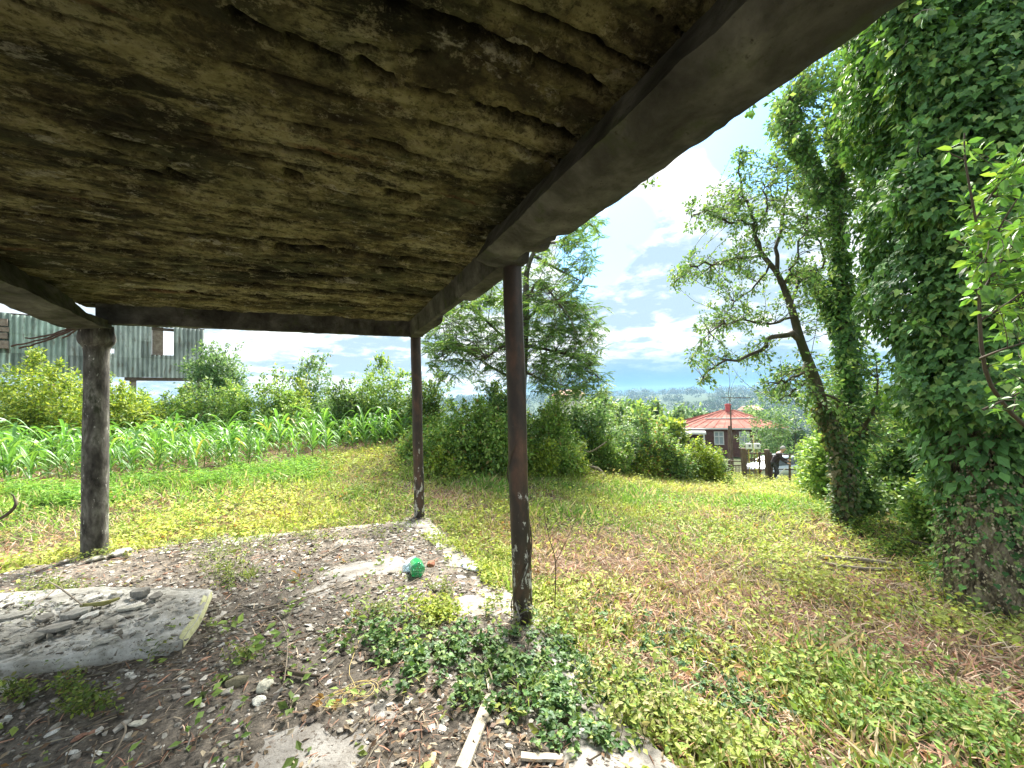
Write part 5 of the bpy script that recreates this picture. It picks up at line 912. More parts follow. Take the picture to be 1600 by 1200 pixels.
for i, a in enumerate((
    (186, 873, .10, (.33, .32, .3), "large grey rubble block just right of the concrete column's foot"), (150, 880, .07, (.26, .25, .22), "mossy rubble lump at the column's foot"), (267, 848, .075, (.24, .23, .21), "grey stone in the grass right of the column"), (528, 858, .05, (.16, .155, .14), "dark small stone left of the pale bare floor patch"),
    (375, 1075, .06, (.22, .2, .13), "mossy brown lump below the broken slab's corner"), (415, 1078, .05, (.55, .54, .45), "pale greenish flat flake right of the mossy lump"), (405, 1103, .045, (.6, .6, .55), "white flat flake beneath the pale greenish one"), (283, 1055, .03, (.5, .48, .42), "light flat chip below the weed at the slab's edge"),
    (319, 1067, .026, (.68, .66, .6), "white chip left of the mossy lump"), (215, 1142, .035, (.6, .58, .5), "short pale pipe-like chunk in the left foreground"), (82, 1150, .026, (.75, .74, .72), "bright white pebble flake low at the left"), (10, 1135, .026, (.7, .7, .68), "white flake by the left picture edge"),
    (112, 1185, .022, (.75, .75, .73), "white chip at the bottom left"), (150, 1186, .024, (.78, .78, .75), "second white chip at the bottom left, right of the first"), (125, 1160, .026, (.32, .17, .12), "brick-red flat fragment in the left foreground"), (145, 1152, .022, (.36, .2, .14), "smaller brick-red fragment touching the larger one"),
    (12, 1085, .055, (.45, .43, .38), "rounded concrete lump below the slab at the left edge"), (350, 1170, .024, (.4, .38, .34), "grey chip left of the bright floor patch"), (692, 1145, .03, (.78, .77, .74), "white upright shell-like flake beside the long plank"), (675, 1190, .03, (.62, .52, .32), "tan flake left of the plank's lower end"),
    (738, 945, .055, (.72, .7, .66), "white crumbled mortar lump on the floor edge left of the nearer pipe"), (760, 935, .04, (.6, .58, .54), "pale mortar lump behind the white crumbled one"), (720, 905, .045, (.62, .6, .56), "broken pale edge piece right of the brick fragment"), (685, 855, .05, (.55, .53, .5), "pale stone on the floor edge near the farther pipe"),
    (775, 965, .04, (.55, .53, .5), "pale stone against the nearer pipe's foot"), (655, 865, .035, (.3, .28, .25), "dark stone at the farther pipe's foot"), (700, 870, .04, (.62, .6, .57), "white stone on the floor edge behind the plastic bottles"), (890, 1080, .05, (.45, .43, .4), "half buried grey stone right below the ground ivy"), (905, 1150, .045, (.66, .64, .6), "pale concrete edge lump at the lower middle"),
    (545, 1170, .03, (.58, .56, .52), "light stone on the bright floor patch"), (505, 1180, .02, (.42, .4, .36), "small grey stone on the bright floor patch"), (463, 1095, .022, (.6, .58, .54), "pale chip left of the yellow string"), (575, 1160, .018, (.7, .68, .64), "round white pebble below the yellow string"), (330, 1010, .03, (.35, .33, .28), "grey chunk against the slab's yellowed edge"))):
    rock(a[0], a[1], a[2], a[3], a[4], seed=i, group=GS, flat=.55 if a[2] > .045 else .3, el=1.25)
rock(674, 888, .06, (.3, .13, .08), "reddish broken brick behind the green bottle", 'brick_fragment', 'brick', .6, 3)
rock(612, 900, .045, (.25, .22, .18), "earthy lump left of the clear bottle", seed=8, group=GS)
rock(690, 845, .05, (.25, .2, .15), "brown lump on the floor edge behind the brick", seed=9, group=GS)

# tilted broken slab with its own debris
def broken_slab():
    zt = .1; top = [onz(-260, 1085, zt + .03), onz(0, 1040, zt + .02), onz(120, 1022, zt + .01), onz(210, 1012, zt), onz(262, 1006, zt), onz(286, 998, zt - .005), onz(300, 978, zt), onz(312, 960, zt), onz(331, 922, zt), onz(270, 918, zt), onz(150, 918, zt + .015), onz(20, 925, zt + .03), onz(-120, 940, zt + .03), onz(-300, 990, zt + .04)]
    c = np.mean(top, 0); c[2] = 0; e = empty("broken_slab", (c[0], c[1], 0.02), "broken concrete slab lying tilted on the rubble at the lower left, right edge stained yellow", "concrete slab")
    O = np.array([c[0], c[1], .02]); rs = np.random.RandomState(6); out = []
    top = np.array(top); n = len(top)
    for i in range(n):
        for t in np.linspace(0, 1, 24)[:-1]: p = top[i] * (1 - t) + top[(i + 1) % n] * t; out.append(p + [.012 * fbm(p[0] * 9, p[1] * 9, 1, 3), .03 * fbm(p[0] * 8, p[1] * 8, 7, 4), 0])
    out = np.array(out); m = len(out); rings = [out]; cc = out.mean(0)
    for k in np.linspace(.985, .02, 60): q = cc + (out - cc) * k; q[:, 2] = cc[2] * (1 - k) + out[:, 2] * k + .014 * fbm(q[:, 0] * 4, q[:, 1] * 4, 3, 4) + .012 * sstep(.02, .035, fbm(q[:, 0] * 6, q[:, 1] * 6, 13, 4)) + .007 * sstep(.1, .11, fbm(q[:, 0] * 12, q[:, 1] * 12, 19, 4)) - .01; rings.append(q)
    bot = out.copy(); bot[:, 2] -= .105; bot[:, :2] += nrm(cc[:2] - out[:, :2]) * .012; mid = out.copy(); mid[:, 2] -= .008; mid[:, :2] -= nrm(cc[:2] - out[:, :2]) * .006
    R = np.array([bot, mid] + rings); mb = MB(); idx = np.arange(R.shape[0] * m).reshape(R.shape[0], m); i2 = np.roll(idx, -1, 1); mb.add(R.reshape(-1, 3) - O, np.stack([idx[:-1], i2[:-1], i2[1:], idx[1:]], -1).reshape(-1, 4))
    mt = surfmat("slab_concrete", [(.3, (.17, .16, .14)), (.48, (.38, .37, .33)), (.62, (.62, .61, .57))], 4, rough=.9, bmp=(.9, .01, 45), second=(8, .56, .68, (.2, .19, .15)), spots=(70, .58, .68, (.12, .11, .09))); mb.build("slab", mt, e, True)
    mb = MB(); ed = np.array([out[23 * 5 + k] for k in range(0, 69)]); w_ = nrm(cc - ed) * .035; w_[:, 2] = 0; X = np.stack([ed + w_ * (1 + .8 * fbm(np.arange(69) * .2, 0, 0, 2))[:, None] + [0, 0, .004], ed - w_ * .22 + [0, 0, -.004], ed - w_ * .25 + [0, 0, -.05]], 1); grid(mb, X - O); mb.build("lichen_edge", surfmat("lichen", [(.3, (.42, .42, .2)), (.7, (.66, .66, .42))], 14, rough=.95), e, True)
broken_slab()
def flake(px, py, s, th, c, label, seed, z=.115, el=1.6, ang=0.0, tilt=(0, 0)):
    rs = np.random.RandomState(seed); g = onz(px, py, z); n = 8; a = np.sort((np.arange(n) + rs.uniform(-.35, .35, n)) * 2 * math.pi / n); rr = s * rs.uniform(.75, 1.15, n); b = np.stack([np.cos(a) * rr * el, np.sin(a) * rr, 0 * a], -1); mb = MB(); V = np.vstack([b * [.96, .96, 1] + [0, 0, th / 2], b + [0, 0, th * .3], b * .97 - [0, 0, th / 2], [[0, 0, th * .55]]]); q = np.arange(n); q2 = (q + 1) % n
    mb.add(V, np.stack([q, q2, np.full(n, 3 * n)], -1), c); mb.add(V, np.vstack([np.stack([q + n, q2 + n, q2, q], -1), np.stack([q + 2 * n, q2 + 2 * n, q2 + n, q + n], -1)]), c)
    o = mb.build("concrete_flake", M_stone); o.location = (g[0], g[1], z + th * .5 + s * (abs(tilt[0]) + abs(tilt[1])) * .7); o.rotation_euler = (tilt[0], tilt[1], ang); tag(o, label, "flake", "broken flakes lying on the tilted slab")
for i, a in enumerate(((92, 985, .07, .022, (.3, .28, .25), "large brown-grey flake in the middle of the tilted slab", .4), (62, 995, .06, .02, (.26, .25, .22), "long flake left of the large brown-grey one"), (120, 962, .05, .03, (.33, .32, .29), "thick rounded flake behind the large brown-grey one"), (40, 1005, .05, .015, (.4, .38, .34), "thin flake near the slab's front edge at the left"), (10, 1018, .055, .015, (.36, .34, .3), "thin flake at the slab's left front"), (170, 978, .045, .02, (.34, .32, .28), "dull flake at the slab's middle right"),
    (205, 952, .05, .015, (.5, .48, .42), "flat pale flake near the slab's back"), (185, 968, .03, .012, (.55, .53, .49), "small light flake on the slab"), (140, 965, .03, .02, (.6, .59, .55), "small whitish chip on the slab"), (220, 930, .05, .04, (.22, .21, .19), "dark stone at the slab's back edge"), (150, 936, .03, .02, (.68, .67, .63), "white chip at the slab's back edge left of the dark stone"), (240, 965, .02, .015, (.25, .24, .21), "tiny dark stone on the bare right part of the slab"), (300, 945, .018, .012, (.3, .28, .25), "tiny stone near the slab's right corner"), (165, 1003, .035, .014, (.45, .43, .38), "narrow flake at the slab's front edge"), (245, 933, .04, .014, (.2, .19, .17), "flat dark flake at the slab's back right"), (25, 965, .05, .02, (.3, .29, .26), "grey flake at the slab's far left"), (70, 968, .04, .02, (.2, .19, .17), "blackish flake behind the long flake"))):
    flake(a[0], a[1], a[2] * 1.0, a[3], a[4], a[5], 60 + i, ang=(i * 1.7) % 3.1, tilt=((i * .37) % .2 - .1, (i * .53) % .2 - .1))

def stick(pts, r, label, name='stick', mat=None, cat='stick', group=None, sides=7, c=(.4, .36, .28)):
    mb = MB(); p = smoothpath(pts, max(6, len(pts) * 5)); o0 = p[0].copy(); tube(mb, p - o0, r, sides, c, True, .12); o = mb.build(name, mat or M_dead, None, True); o.location = o0; return tag(o, label, cat, group)
stick([gpt(77, 940, .14), gpt(98, 962, .15), gpt(128, 982, .13)], [.004, .006, .004], "thin pale bent stick lying across the slab's flakes")
stick([gpt(55, 985, .13), gpt(90, 955, .15)], [.003, .004], "thin straw-like stick crossing the pale bent stick")
stick([onz(127, 946, .14), onz(160, 943, .15), onz(186, 935, .14)], [.012, .016, .01], "short mossy stick on the slab's back edge", mat=surfmat("mossy_wood", [(.3, (.1, .11, .03)), (.7, (.3, .28, .1))], 20))
stick([gpt(403, 965, .01), gpt(430, 978, .05), gpt(447, 1005, .06), gpt(449, 1040, .05), gpt(444, 1072, .01)], [.004, .004, .003], "pale arching stalk rising over the rubble in the middle left", c=(.5, .46, .36))
stick([gpt(440, 1055, .01), gpt(470, 1068, .02), gpt(500, 1068, .01)], [.008, .011, .006], "dark forked stick below the arching stalk", mat=M_twig)
stick([gpt(398, 962, .01), gpt(435, 956, .02)], [.006, .008], "short grey stick right of the slab's corner")
stick([gpt(455, 950, .01), gpt(525, 920, .02)], [.005, .006], "long thin grey stick left of the clear bottle")
stick([gpt(500, 875, .01), gpt(535, 858, .03)], [.009, .007], "grey stick beside the dark small stone")
stick([gpt(515, 1035, .01), gpt(545, 1015, .02)], [.008, .008], "short stick in the middle of the porch floor")
stick([gpt(598, 990, .01), gpt(606, 1030, .015)], [.013, .01], "short weathered wood piece left of the ground ivy")
stick([gpt(735, 1035, .03), gpt(765, 1065, .04), gpt(770, 1100, .02)], [.006, .005, .003], "bent twig rising from the ground ivy")
stick([gpt(190, 1140, .01), gpt(196, 1165, .03), gpt(175, 1198, .01)], [.004, .004, .003], "thin curved stem in the left foreground")
stick([gpt(800, 1080, .02), gpt(860, 1085, .02)], [.004, .004], "thin twig below the ground ivy")
stick([gpt(600, 1075, .01), gpt(650, 1015, .02)], [.003, .003], "thin dry stalk under the ground ivy's left side")
# logs at the right
GL = "fallen poles in the right hand grass"
stick([gpt(1282, 872, .06), gpt(1340, 878, .08), gpt(1400, 884, .05)], [.03, .034, .026], "thicker pale fallen pole in the grass before the big ivy tree", 'fallen_pole', None, 'pole', GL, 9)
stick([gpt(1290, 882, .05), gpt(1350, 888, .06), gpt(1410, 890, .04)], [.02, .022, .016], "thinner fallen pole lying right in front of the thicker pale one", 'fallen_pole', None, 'pole', GL, 9)
stick([gpt(1400, 848, .08), gpt(1450, 860, .1), gpt(1490, 868, .06)], [.03, .03, .022], "dark fallen branch in the shade left of the big ivy trunk", 'fallen_branch', M_twig, 'branch')
stick([gpt(1210, 905, .05), gpt(1260, 912, .06)], [.01, .008], "small bleached stick in the dead brown grass")
stick([P(915, 728, 12.4), P(935, 733, 12.2), P(945, 745, 12.0)], [.05, .045, .04], "old grey log end in the gap of the far hedge", 'log', None, 'log')
stick([P(905, 715, 12.6), P(918, 735, 12.3)], [.03, .02], "leaning grey branch above the old log in the hedge gap", 'fallen_branch', None, 'branch')
stick([P(900, 700, 12.8), P(922, 706, 12.5), P(948, 690, 12.4)], [.03, .025, .02], "bare crooked branch over the hedge gap", 'fallen_branch', None, 'branch')
stick([P(-20, 818, 3.9), P(8, 806, 3.9), P(24, 790, 3.92), P(22, 777, 3.95), P(18, 772, 3.95)], [.014, .016, .014, .008, .004], "dark curved root-like branch end at the left edge over the lime grass", 'curved_branch', M_twig, 'branch')
# dead sapling right of the nearer pipe
def dead_sapling():
    b = gpt(866, 948); e = empty("dead_sapling", tuple(b), "thin leafless forked sapling right of the nearer pipe", "sapling"); d = dep_at(866, 948); mb = MB(); tube(mb, smoothpath([b - [0, 0, .02], P(868, 880, d), P(858, 840, d), P(850, 800, d), P(852, 782, d)], 16) - b, [.005, .002], 6); mb.build('trunk', M_twig, e)
    mb = MB(); tube(mb, smoothpath([P(868, 880, d), P(880, 855, d), P(896, 820, d + .05), P(902, 800, d + .05)], 10) - b, [.003, .0012], 5); mb.build('branch', M_twig, e)
dead_sapling()

# planks
M_wood = surfmat("weathered_plank", [(.3, (.3, .26, .2)), (.55, (.55, .49, .38)), (.8, (.7, .64, .52))], 6, (1, 1, 1), .9, (.7, .006, 50), (18, .56, .68, (.16, .13, .09)))
def plank(p0, p1, wd, th, label, cat='plank'):
    c = (p0 + p1) / 2; mb = MB(); n = 16; t = np.linspace(0, 1, n); ax = nrm(p1 - p0); sd = nrm(np.cross(ax, [0, 0, 1.0])); L = np.linalg.norm(p1 - p0); rows = []
    for i in range(n):
        w_ = wd / 2 * (1 + .12 * fbm(t[i] * 6, wd, 1, 3)); p = p0 + (p1 - p0) * t[i] - c + sd * .01 * fbm(t[i] * 3, 2, 2, 2); e_ = .012 * (np.random.RandomState(i + 3).rand() - .5) if i in (0, n - 1) else 0
        rows.append([p - sd * w_ + ax * e_, p - sd * w_ * .96 + [0, 0, th], p - sd * w_ * .3 + [0, 0, th * 1.03] + ax * e_, p + sd * w_ * .4 + [0, 0, th] - ax * e_ * 2, p + sd * w_ * .96 + [0, 0, th], p + sd * w_ + ax * e_])
    X = np.array(rows); idx = np.arange(n * 6).reshape(n, 6); i2 = np.roll(idx, -1, 1); mb.add(X.reshape(-1, 3), np.stack([idx[:-1], i2[:-1], i2[1:], idx[1:]], -1).reshape(-1, 4))
    for r in (X[0], X[-1]): mb.add(r, [[0, 1, 2, 3], [0, 3, 4, 5]])
    o = mb.build('plank', M_wood); o.location = c; return tag(o, label, cat)
plank(gpt(768, 1100, .008), gpt(722, 1215, .012), .055, .014, "long pale weathered plank at the bottom centre")
plank(gpt(815, 1192, .01), gpt(880, 1200, .012), .03, .012, "short grey board piece right of the long pale plank")
plank(gpt(762, 1062, .012), gpt(768, 1098, .01), .025, .01, "short dark board end above the long pale plank")

# yellow string in loops
def string():
    rs = np.random.RandomState(12); c = gpt(545, 1100); mb = MB(); pts = []; 
    for t in np.linspace(0, 30, 150):
        r = .055 + .035 * math.sin(t * .73) + .02 * math.sin(t * 1.9); a = t * .95; pts.append(c + [r * math.cos(a) * 1.3 + .02 * math.sin(t * .31), r * math.sin(a) * .9, .014 + .012 * abs(math.sin(t * 1.3))])
    pts += [gpt(555, 1085, .02), gpt(545, 1060, .02), gpt(560, 1015, .015), gpt(562, 1003, .01)]; p = smoothpath(pts, 420); o0 = c.copy(); tube(mb, p - o0, .0016, 5); o = mb.build('string', plain("yellow_string", (.6, .48, .2), .7), None, True); o.location = o0; tag(o, "tangled pale yellow string in loops on the porch floor", "string")
string()

# plastic bottles
def bottle(base_px, depth_base, tip_px, depth_tip, r, c, label, blue=False, squash=1.0):
    m, N, K, o = newmat("bottle_plastic"); p = N.new('ShaderNodeBsdfPrincipled'); p.inputs['Base Color'].default_value = (*c, 1); p.inputs['Roughness'].default_value = .12; p.inputs['Alpha'].default_value = .8; p.inputs['Specular IOR Level'].default_value = .7; p.inputs['Transmission Weight'].default_value = .25
    K.new(bump(N, K, nz(N, K, coord(N, K), 25, 2), .12, .003), p.inputs['Normal']); K.new(p.outputs[0], o.inputs[0])
    b = gpt(*base_px); t = gpt(*tip_px); b[2] += r * 1.0 * squash; t[2] += r * .75; ax = nrm(t - b); L = .30 if r > .045 else .23; mb = MB(); s = np.array([0, .012, .05, .1, .35, .62, .72, .8, .87, .9, .93, .96, 1.0]) * L; rr = np.array([.55, .9, 1, .97, 1, 1, .92, .68, .38, .3, .34, .29, .29]) * r
    e = empty("plastic_bottle", tuple(b - [0, 0, r * squash]), label, "plastic bottle"); O = np.array(e.location); sd = nrm(np.cross(ax, [0, 0, 1.0])); up = np.cross(sd, ax); n = 30; a = np.linspace(0, 2 * np.pi, n, endpoint=False); V = []
    for i, (q, w_) in enumerate(zip(s, rr)):
        lob = 1 + (.16 if i < 2 else 0) * np.cos(5 * a) + (.03 if 3 < i < 6 else 0) * np.cos(a * 3 + q * 30); back = (.012 * np.cos(5 * a) - .0) if i == 0 else 0 * a
        V.append(b - O + ax * (q + (back[:, None] if i == 0 else 0)) + (np.cos(a) * lob * w_)[:, None] * sd + (np.sin(a) * lob * w_ * squash)[:, None] * up)
    V = np.array(V); k = len(s); idx = np.arange(k * n).reshape(k, n); i2 = np.roll(idx, -1, 1); mb.add(V.reshape(-1, 3), np.stack([idx[:-1], i2[:-1], i2[1:], idx[1:]], -1).reshape(-1, 4)); cc = V[0].mean(0) + ax * .02; mb.add(np.vstack([V[0], cc]), np.stack([np.arange(n), (np.arange(n) + 1) % n, np.full(n, n)], -1)[:, ::-1]); mb.build('body', m, e, True)
    mb = MB(); tube(mb, [b - O + ax * (L * .955), b - O + ax * (L * 1.03)], r * .36, 16); mb.build('cap', plain("bottle_cap", (.05, .15, .5) if blue else (.04, .3, .1), .4), e)
bottle((653, 908), 3.6, (645, 878), 3.8, .062, (.02, .42, .14), "green plastic bottle lying with its base toward the camera")
bottle((637, 898), 3.6, (648, 880), 3.8, .052, (.62, .8, .9), "clear bluish plastic bottle behind the green bottle's left side", True, .8)
bottle((748, 898), 3.1, (722, 888), 3.2, .034, (.75, .82, .88), "crushed clear plastic bottle on the floor edge left of the nearer pipe", True, .45)

# sprigs hanging from the roof edge
for i, (px, py, d, n, lab) in enumerate(((1018, 283, 2.05, 26, "leafy ivy sprig hanging from the roof edge in the middle"), (1178, 168, 1.75, 14, "small ivy sprig hanging from the roof edge higher up"))):
    rs = np.random.RandomState(80 + i); b = P(px - 8, py - 30, d); e = empty('hanging_ivy', tuple(b), lab, "ivy sprig"); mb = MB(); st = MB()
    for k in range(4): p = bez((0, 0, 0), P(px + rs.uniform(-22, 22), py + rs.uniform(-2, 14), d) - b, 6, .15, .1, k); tube(st, p, [.0015, .001], 3); m = n // 3; ii = rs.randint(2, 6, m); leaves(mb, p[ii] + rs.normal(size=(m, 3)) * .012, nrm(rs.normal(size=(m, 3)) + [0, 0, -.8]), nrm(rs.normal(size=(m, 3))), rs.uniform(.016, .03, m), IVY, palette(rs, m, IVP, .2))
    mb.build('foliage', M_ivy, e); st.build('stem', M_twig, e)

# ------------------------------------------------------------------ corrugated barn
def barn():
    A_ = P(318, 590, 25.5); B_ = P(30, 585, 20.2); ax = nrm(np.array([B_[0] - A_[0], B_[1] - A_[1], 0])); z0 = A_[2]; H = P(318, 515, 25.5)[2] - z0; z0b = P(30, 583, 20.2)[2]
    gz = float(G(A_[0], A_[1])); e = empty("barn", (A_[0], A_[1], gz), "derelict raised barn clad in rusting green-grey corrugated sheets with an open window hole", "barn", rz=math.atan2(ax[1], ax[0])); z0 = z0 - gz
    def u_of(px): r = ray(px, 600); n = np.array([-ax[1], ax[0]]); t = (A_[:2] @ n) / (r[:2] @ n); return float((r[:2] * t - A_[:2]) @ ax[:2])
    def z_of(px, py): u = u_of(px); q = A_ + ax * u; r = ray(px, py); t = (q[0] / r[0]); return float(1.5 + r[2] * t - gz)
    # local frame: x along wall (to the left), y outward/back, z up. back is away from the camera
    nb = np.array([-ax[1], ax[0], 0]); sgn = 1 if nb @ A_ > 0 else -1
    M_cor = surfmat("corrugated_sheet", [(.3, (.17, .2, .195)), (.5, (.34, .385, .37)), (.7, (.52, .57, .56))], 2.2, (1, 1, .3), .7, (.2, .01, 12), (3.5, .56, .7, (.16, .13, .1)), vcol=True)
    mbs = []; u1 = u_of(-500); rs = np.random.RandomState(2)
    win = (u_of(271), u_of(237), z_of(254, 555) - z0, z_of(254, 512) - z0); hole2 = (u_of(178), u_of(171), z_of(175, 552) - z0, z_of(175, 545) - z0)
    tops = lambda u: H + .0 * u; rows = [(-.02, H * .38), (H * .36, H * .71), (H * .69, H + .02)]; shw = .98; par = MB(); k = 0; pitch = .21
    n_sh = int(u1 / shw) + 1
    for i in range(n_sh):
        for j, (a, b) in enumerate(rows):
            cuts = [(i * shw - .03, (i + 1) * shw + .03, a, b)]
            for w_ in (win, hole2):
                nc = []
                for (c0, c1, d0, d1) in cuts:
                    if c1 <= w_[0] or c0 >= w_[1] or d1 <= w_[2] or d0 >= w_[3]: nc.append((c0, c1, d0, d1)); continue
                    if c0 < w_[0]: nc.append((c0, w_[0], d0, d1))
                    if c1 > w_[1]: nc.append((w_[1], c1, d0, d1))
                    m0, m1 = max(c0, w_[0]), min(c1, w_[1])
                    if d0 < w_[2]: nc.append((m0, m1, d0, w_[2]))
                    if d1 > w_[3]: nc.append((m0, m1, w_[3], d1))
                cuts = nc
            off = -sgn * .035 * j + rs.normal() * .006; dz = rs.normal() * .02 if j < 2 else rs.normal() * .015; c = np.array([1, 1, 1]) * rs.uniform(.6, 1.3) * (np.array([.95, 1.08, 1.0]) if i > n_sh * .35 else 1)
            for (c0, c1, d0, d1) in cuts:
                n = max(3, int((c1 - c0) / pitch * 6)); uu = np.linspace(c0, c1, n); yy = (.055 * np.sin(uu / pitch * 2 * np.pi)) + off; zz = np.array([d0, d1]) + (dz if (d0, d1) == (a, b) else 0); X = np.stack([np.stack([uu, yy - sgn * .004 * q, np.full(n, zz[q]) + z0], -1) for q in (0, 1)], 0); grid(par, X, np.tile(c, (2, n, 1)) * (.78 + .42 * (np.sin(uu / pitch * 2 * np.pi) * sgn * -1 > -.2))[None, :, None])  # groove shading painted into the sheet colour as stripes along the corrugation
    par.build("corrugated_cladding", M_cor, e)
    M_br = plain("barn_timber", (.09, .065, .05), .9, var=.4); M_brick = surfmat("barn_masonry", [(.3, (.14, .1, .08)), (.7, (.3, .25, .2))], 6)
    y_ = sgn * .12; mb = MB()
    box(mb, ((win[1] + win[1] - .55) / 2, sgn * .3, z0 + (win[2] + win[3]) / 2 + .04), (.5, .3, win[3] - win[2] + .3)); mb.build("window_jamb", M_brick, e)
    mb = MB(); box(mb, ((win[0] + win[1]) / 2, sgn * .16, z0 + win[3] - .08), (win[1] - win[0] + .2, .14, .16)); mb.build("lintel", M_br, e); mb = MB(); box(mb, ((win[0] + win[1]) / 2, sgn * .07, z0 + win[2] - .02), (win[1] - win[0] + .1, .16, .05)); mb.build("sill", M_br, e)
    mb = MB(); box(mb, (u_of(255), y_, z0 - .13), (3.4, .22, .2)); mb.build("floor_beam", M_br, e)
    mb = MB(); box(mb, (u1 / 2 - .05, sgn * .08, z0 + H + .03), (u1, .16, .07)); mb.build("top_rail", M_br, e)
    for u in (.15, 3.3, 6.6, 9.9): mb = MB(); box(mb, (u, sgn * .25, (z0 + .0) / 2 - .1), (.3, .3, z0 + .3)); mb.build("pier", M_brick, e)
    for u in (.1, win[0] - .12, win[1] + .1, 6.5, 9.8): mb = MB(); box(mb, (u, sgn * .12, z0 + H / 2), (.12, .12, H)); mb.build("stud", M_br, e)
    # masonry pier with stacked blocks in front at the far left
    mb = MB(); uq = u_of(4)
    for k, (a, b) in enumerate(((499, 510), (512, 519), (521, 530), (533, 545))): za, zb = z_of(4, b), z_of(4, a); box(mb, (uq + .3, -sgn * .18, (za + zb) / 2), (.9 + .1 * (k % 2), .3, zb - za))
    mb.build("block_pier", M_brick, e)
    mb = MB(); box(mb, (0.0, sgn * 3.2, z0 + H * .2), (.12, 6.4, H * .4)); mb.build("side_wall", M_brick, e)
barn()

# ------------------------------------------------------------------ red-roofed house
def house():
    d = 44.0; C = P(1143, 668, d); z_e = C[2]; gz = float(G(C[0], C[1])); rz = rad(-24); e = empty("red_roofed_house", (C[0], C[1], gz), "low house with a faded red hipped metal roof and one brick chimney beyond the gate", "house", rz=rz); ze = z_e - gz; W_, D_ = 9.6, 9.0; ap = P(1143, 641, d + 4)[2] - gz; y0 = 0.0
    M_roof = surfmat("red_metal_roof", [(.3, (.26, .1, .08)), (.55, (.36, .155, .125)), (.75, (.42, .25, .21))], 1.3, rough=.9, spec=.05, bmp=(.2, .02, 6), second=(3, .6, .75, (.45, .26, .22)))
    M_white = plain("white_trim", (.72, .72, .7), .7, var=.08); M_wall = surfmat("brown_wall", [(.3, (.09, .045, .035)), (.7, (.17, .09, .075))], 5)
    x0, x1 = -W_ / 2 - .6, W_ / 2; ov = .5; A_ = np.array([x0 - ov, y0 - ov, ze]); B_ = np.array([x1 + ov, y0 - ov, ze]); Cc = np.array([x1 + ov, D_ + ov, ze]); Dd = np.array([x0 - ov, D_ + ov, ze]); R1 = np.array([-.5, D_ / 2, ap]); R2 = np.array([.7, D_ / 2, ap])
    mb = MB(); mb.add([A_, B_, R2, R1, Cc, Dd], [[0, 1, 2, 3], [4, 5, 3, 2]]); mb.add([A_, B_, R2, R1, Cc, Dd], [[1, 4, 2], [5, 0, 3]])
    def on(a, b, c, d_, n, skip=0):
        for i in range(1, n): t = i / n; p, q = a + (b - a) * t, d_ + (c - d_) * t; bar(mb, p + [0, 0, .02], q + [0, 0, .02], .06, .05)
    on(A_, B_, R2, R1, 11); on(A_, Dd, R1, R1, 8); on(B_, Cc, R2, R2, 8)
    for p, q in ((A_, R1), (B_, R2), (Cc, R2), (Dd, R1), (R1, R2)): bar(mb, p + [0, 0, .04], q + [0, 0, .04], .16, .07)
    rf = mb.build("roof", M_roof, e); mb = MB(); t = .5; bar(mb, A_ * (1 - t) + R1 * t + [0.6, -.03, .05], B_ * (1 - t) + R2 * t + [-.6, -.03, .05], .16, .06); mb.build("roof_strip", M_white, rf)
    mb = MB(); box(mb, (.1, D_ / 2 - .2, ap + .1), (.6, .5, 1.1)); box(mb, (.1, D_ / 2 - .2, ap + .7), (.72, .6, .1)); box(mb, (.1, D_ / 2 - .2, ap + .78), (.4, .3, .08)); mb.build("chimney", surfmat("chimney_brick", [(.3, (.4, .07, .08)), (.7, (.55, .14, .13))], 4), rf)
    mb = MB(); wins = [(-1.3, 1.0, 1.5), (1.2, 1.0, 1.5), (3.4, .9, 1.4)]; xs = [x0]
    for (x, w_, h) in wins: xs += [x - w_ / 2, x + w_ / 2]
    xs.append(x1); wb = ze - .5 - 1.45
    for i in range(0, len(xs), 2): box(mb, ((xs[i] + xs[i + 1]) / 2, y0 + .12, (ze - .14) / 2 - .5), (xs[i + 1] - xs[i], .24, ze - .14 + 1))
    for (x, w_, h) in wins: box(mb, (x, y0 + .12, wb / 2 - .5), (w_, .24, wb + 1)); box(mb, (x, y0 + .12, (wb + h + ze - .14) / 2), (w_, .24, ze - .14 - wb - h))
    for x in (x0 + .12, x1 - .12): box(mb, (x, D_ / 2 + .13, (ze - .14) / 2 - .5), (.24, D_ - .26, ze - .14 + 1))
    box(mb, ((x0 + x1) / 2, D_ - .12, (ze - .14) / 2 - .5), (x1 - x0 - .5, .24, ze - .14 + 1)); mb.build("wall", M_wall, e)
    mb = MB(); box(mb, ((x0 + x1) / 2, D_ / 2, ze - .09), (x1 - x0 + 2 * ov - .02, D_ + 2 * ov - .02, .15)); mb.build("fascia", M_white, e)
    Mg = plain("window_glass", (.35, .42, .45), .1, var=.1)
    for (x, w_, h) in wins:
        mb = MB(); zc = wb + h / 2
        for sx in (-1, 0, 1): box(mb, (x + sx * (w_ / 2 - .05 * abs(sx)), y0 - .01, zc), (.09, .12, h))
        for sz in (-1, .25, 1): box(mb, (x, y0 - .015, zc + sz * (h / 2 - .05)), (w_, .1, .09))
        wf = mb.build("window", M_white, e); mb = MB(); box(mb, (x, y0 + .06, zc), (w_ - .1, .02, h - .1)); mb.build("pane", Mg, wf)
    mb = MB(); box(mb, (-4.2, y0 - 1.5, ze - .42), (3.0, 2.2, .16)); box(mb, (-4.2, y0 - 2.61, ze - .42), (3.06, .04, .26)); aw = mb.build("porch_awning", M_white, e)
    for x in (-5.5, -2.9): mb = MB(); box(mb, (x, y0 - 2.4, (ze - .5) / 2 - .3), (.16, .16, ze - .5 + .6)); mb.build("awning_post", M_white, e)
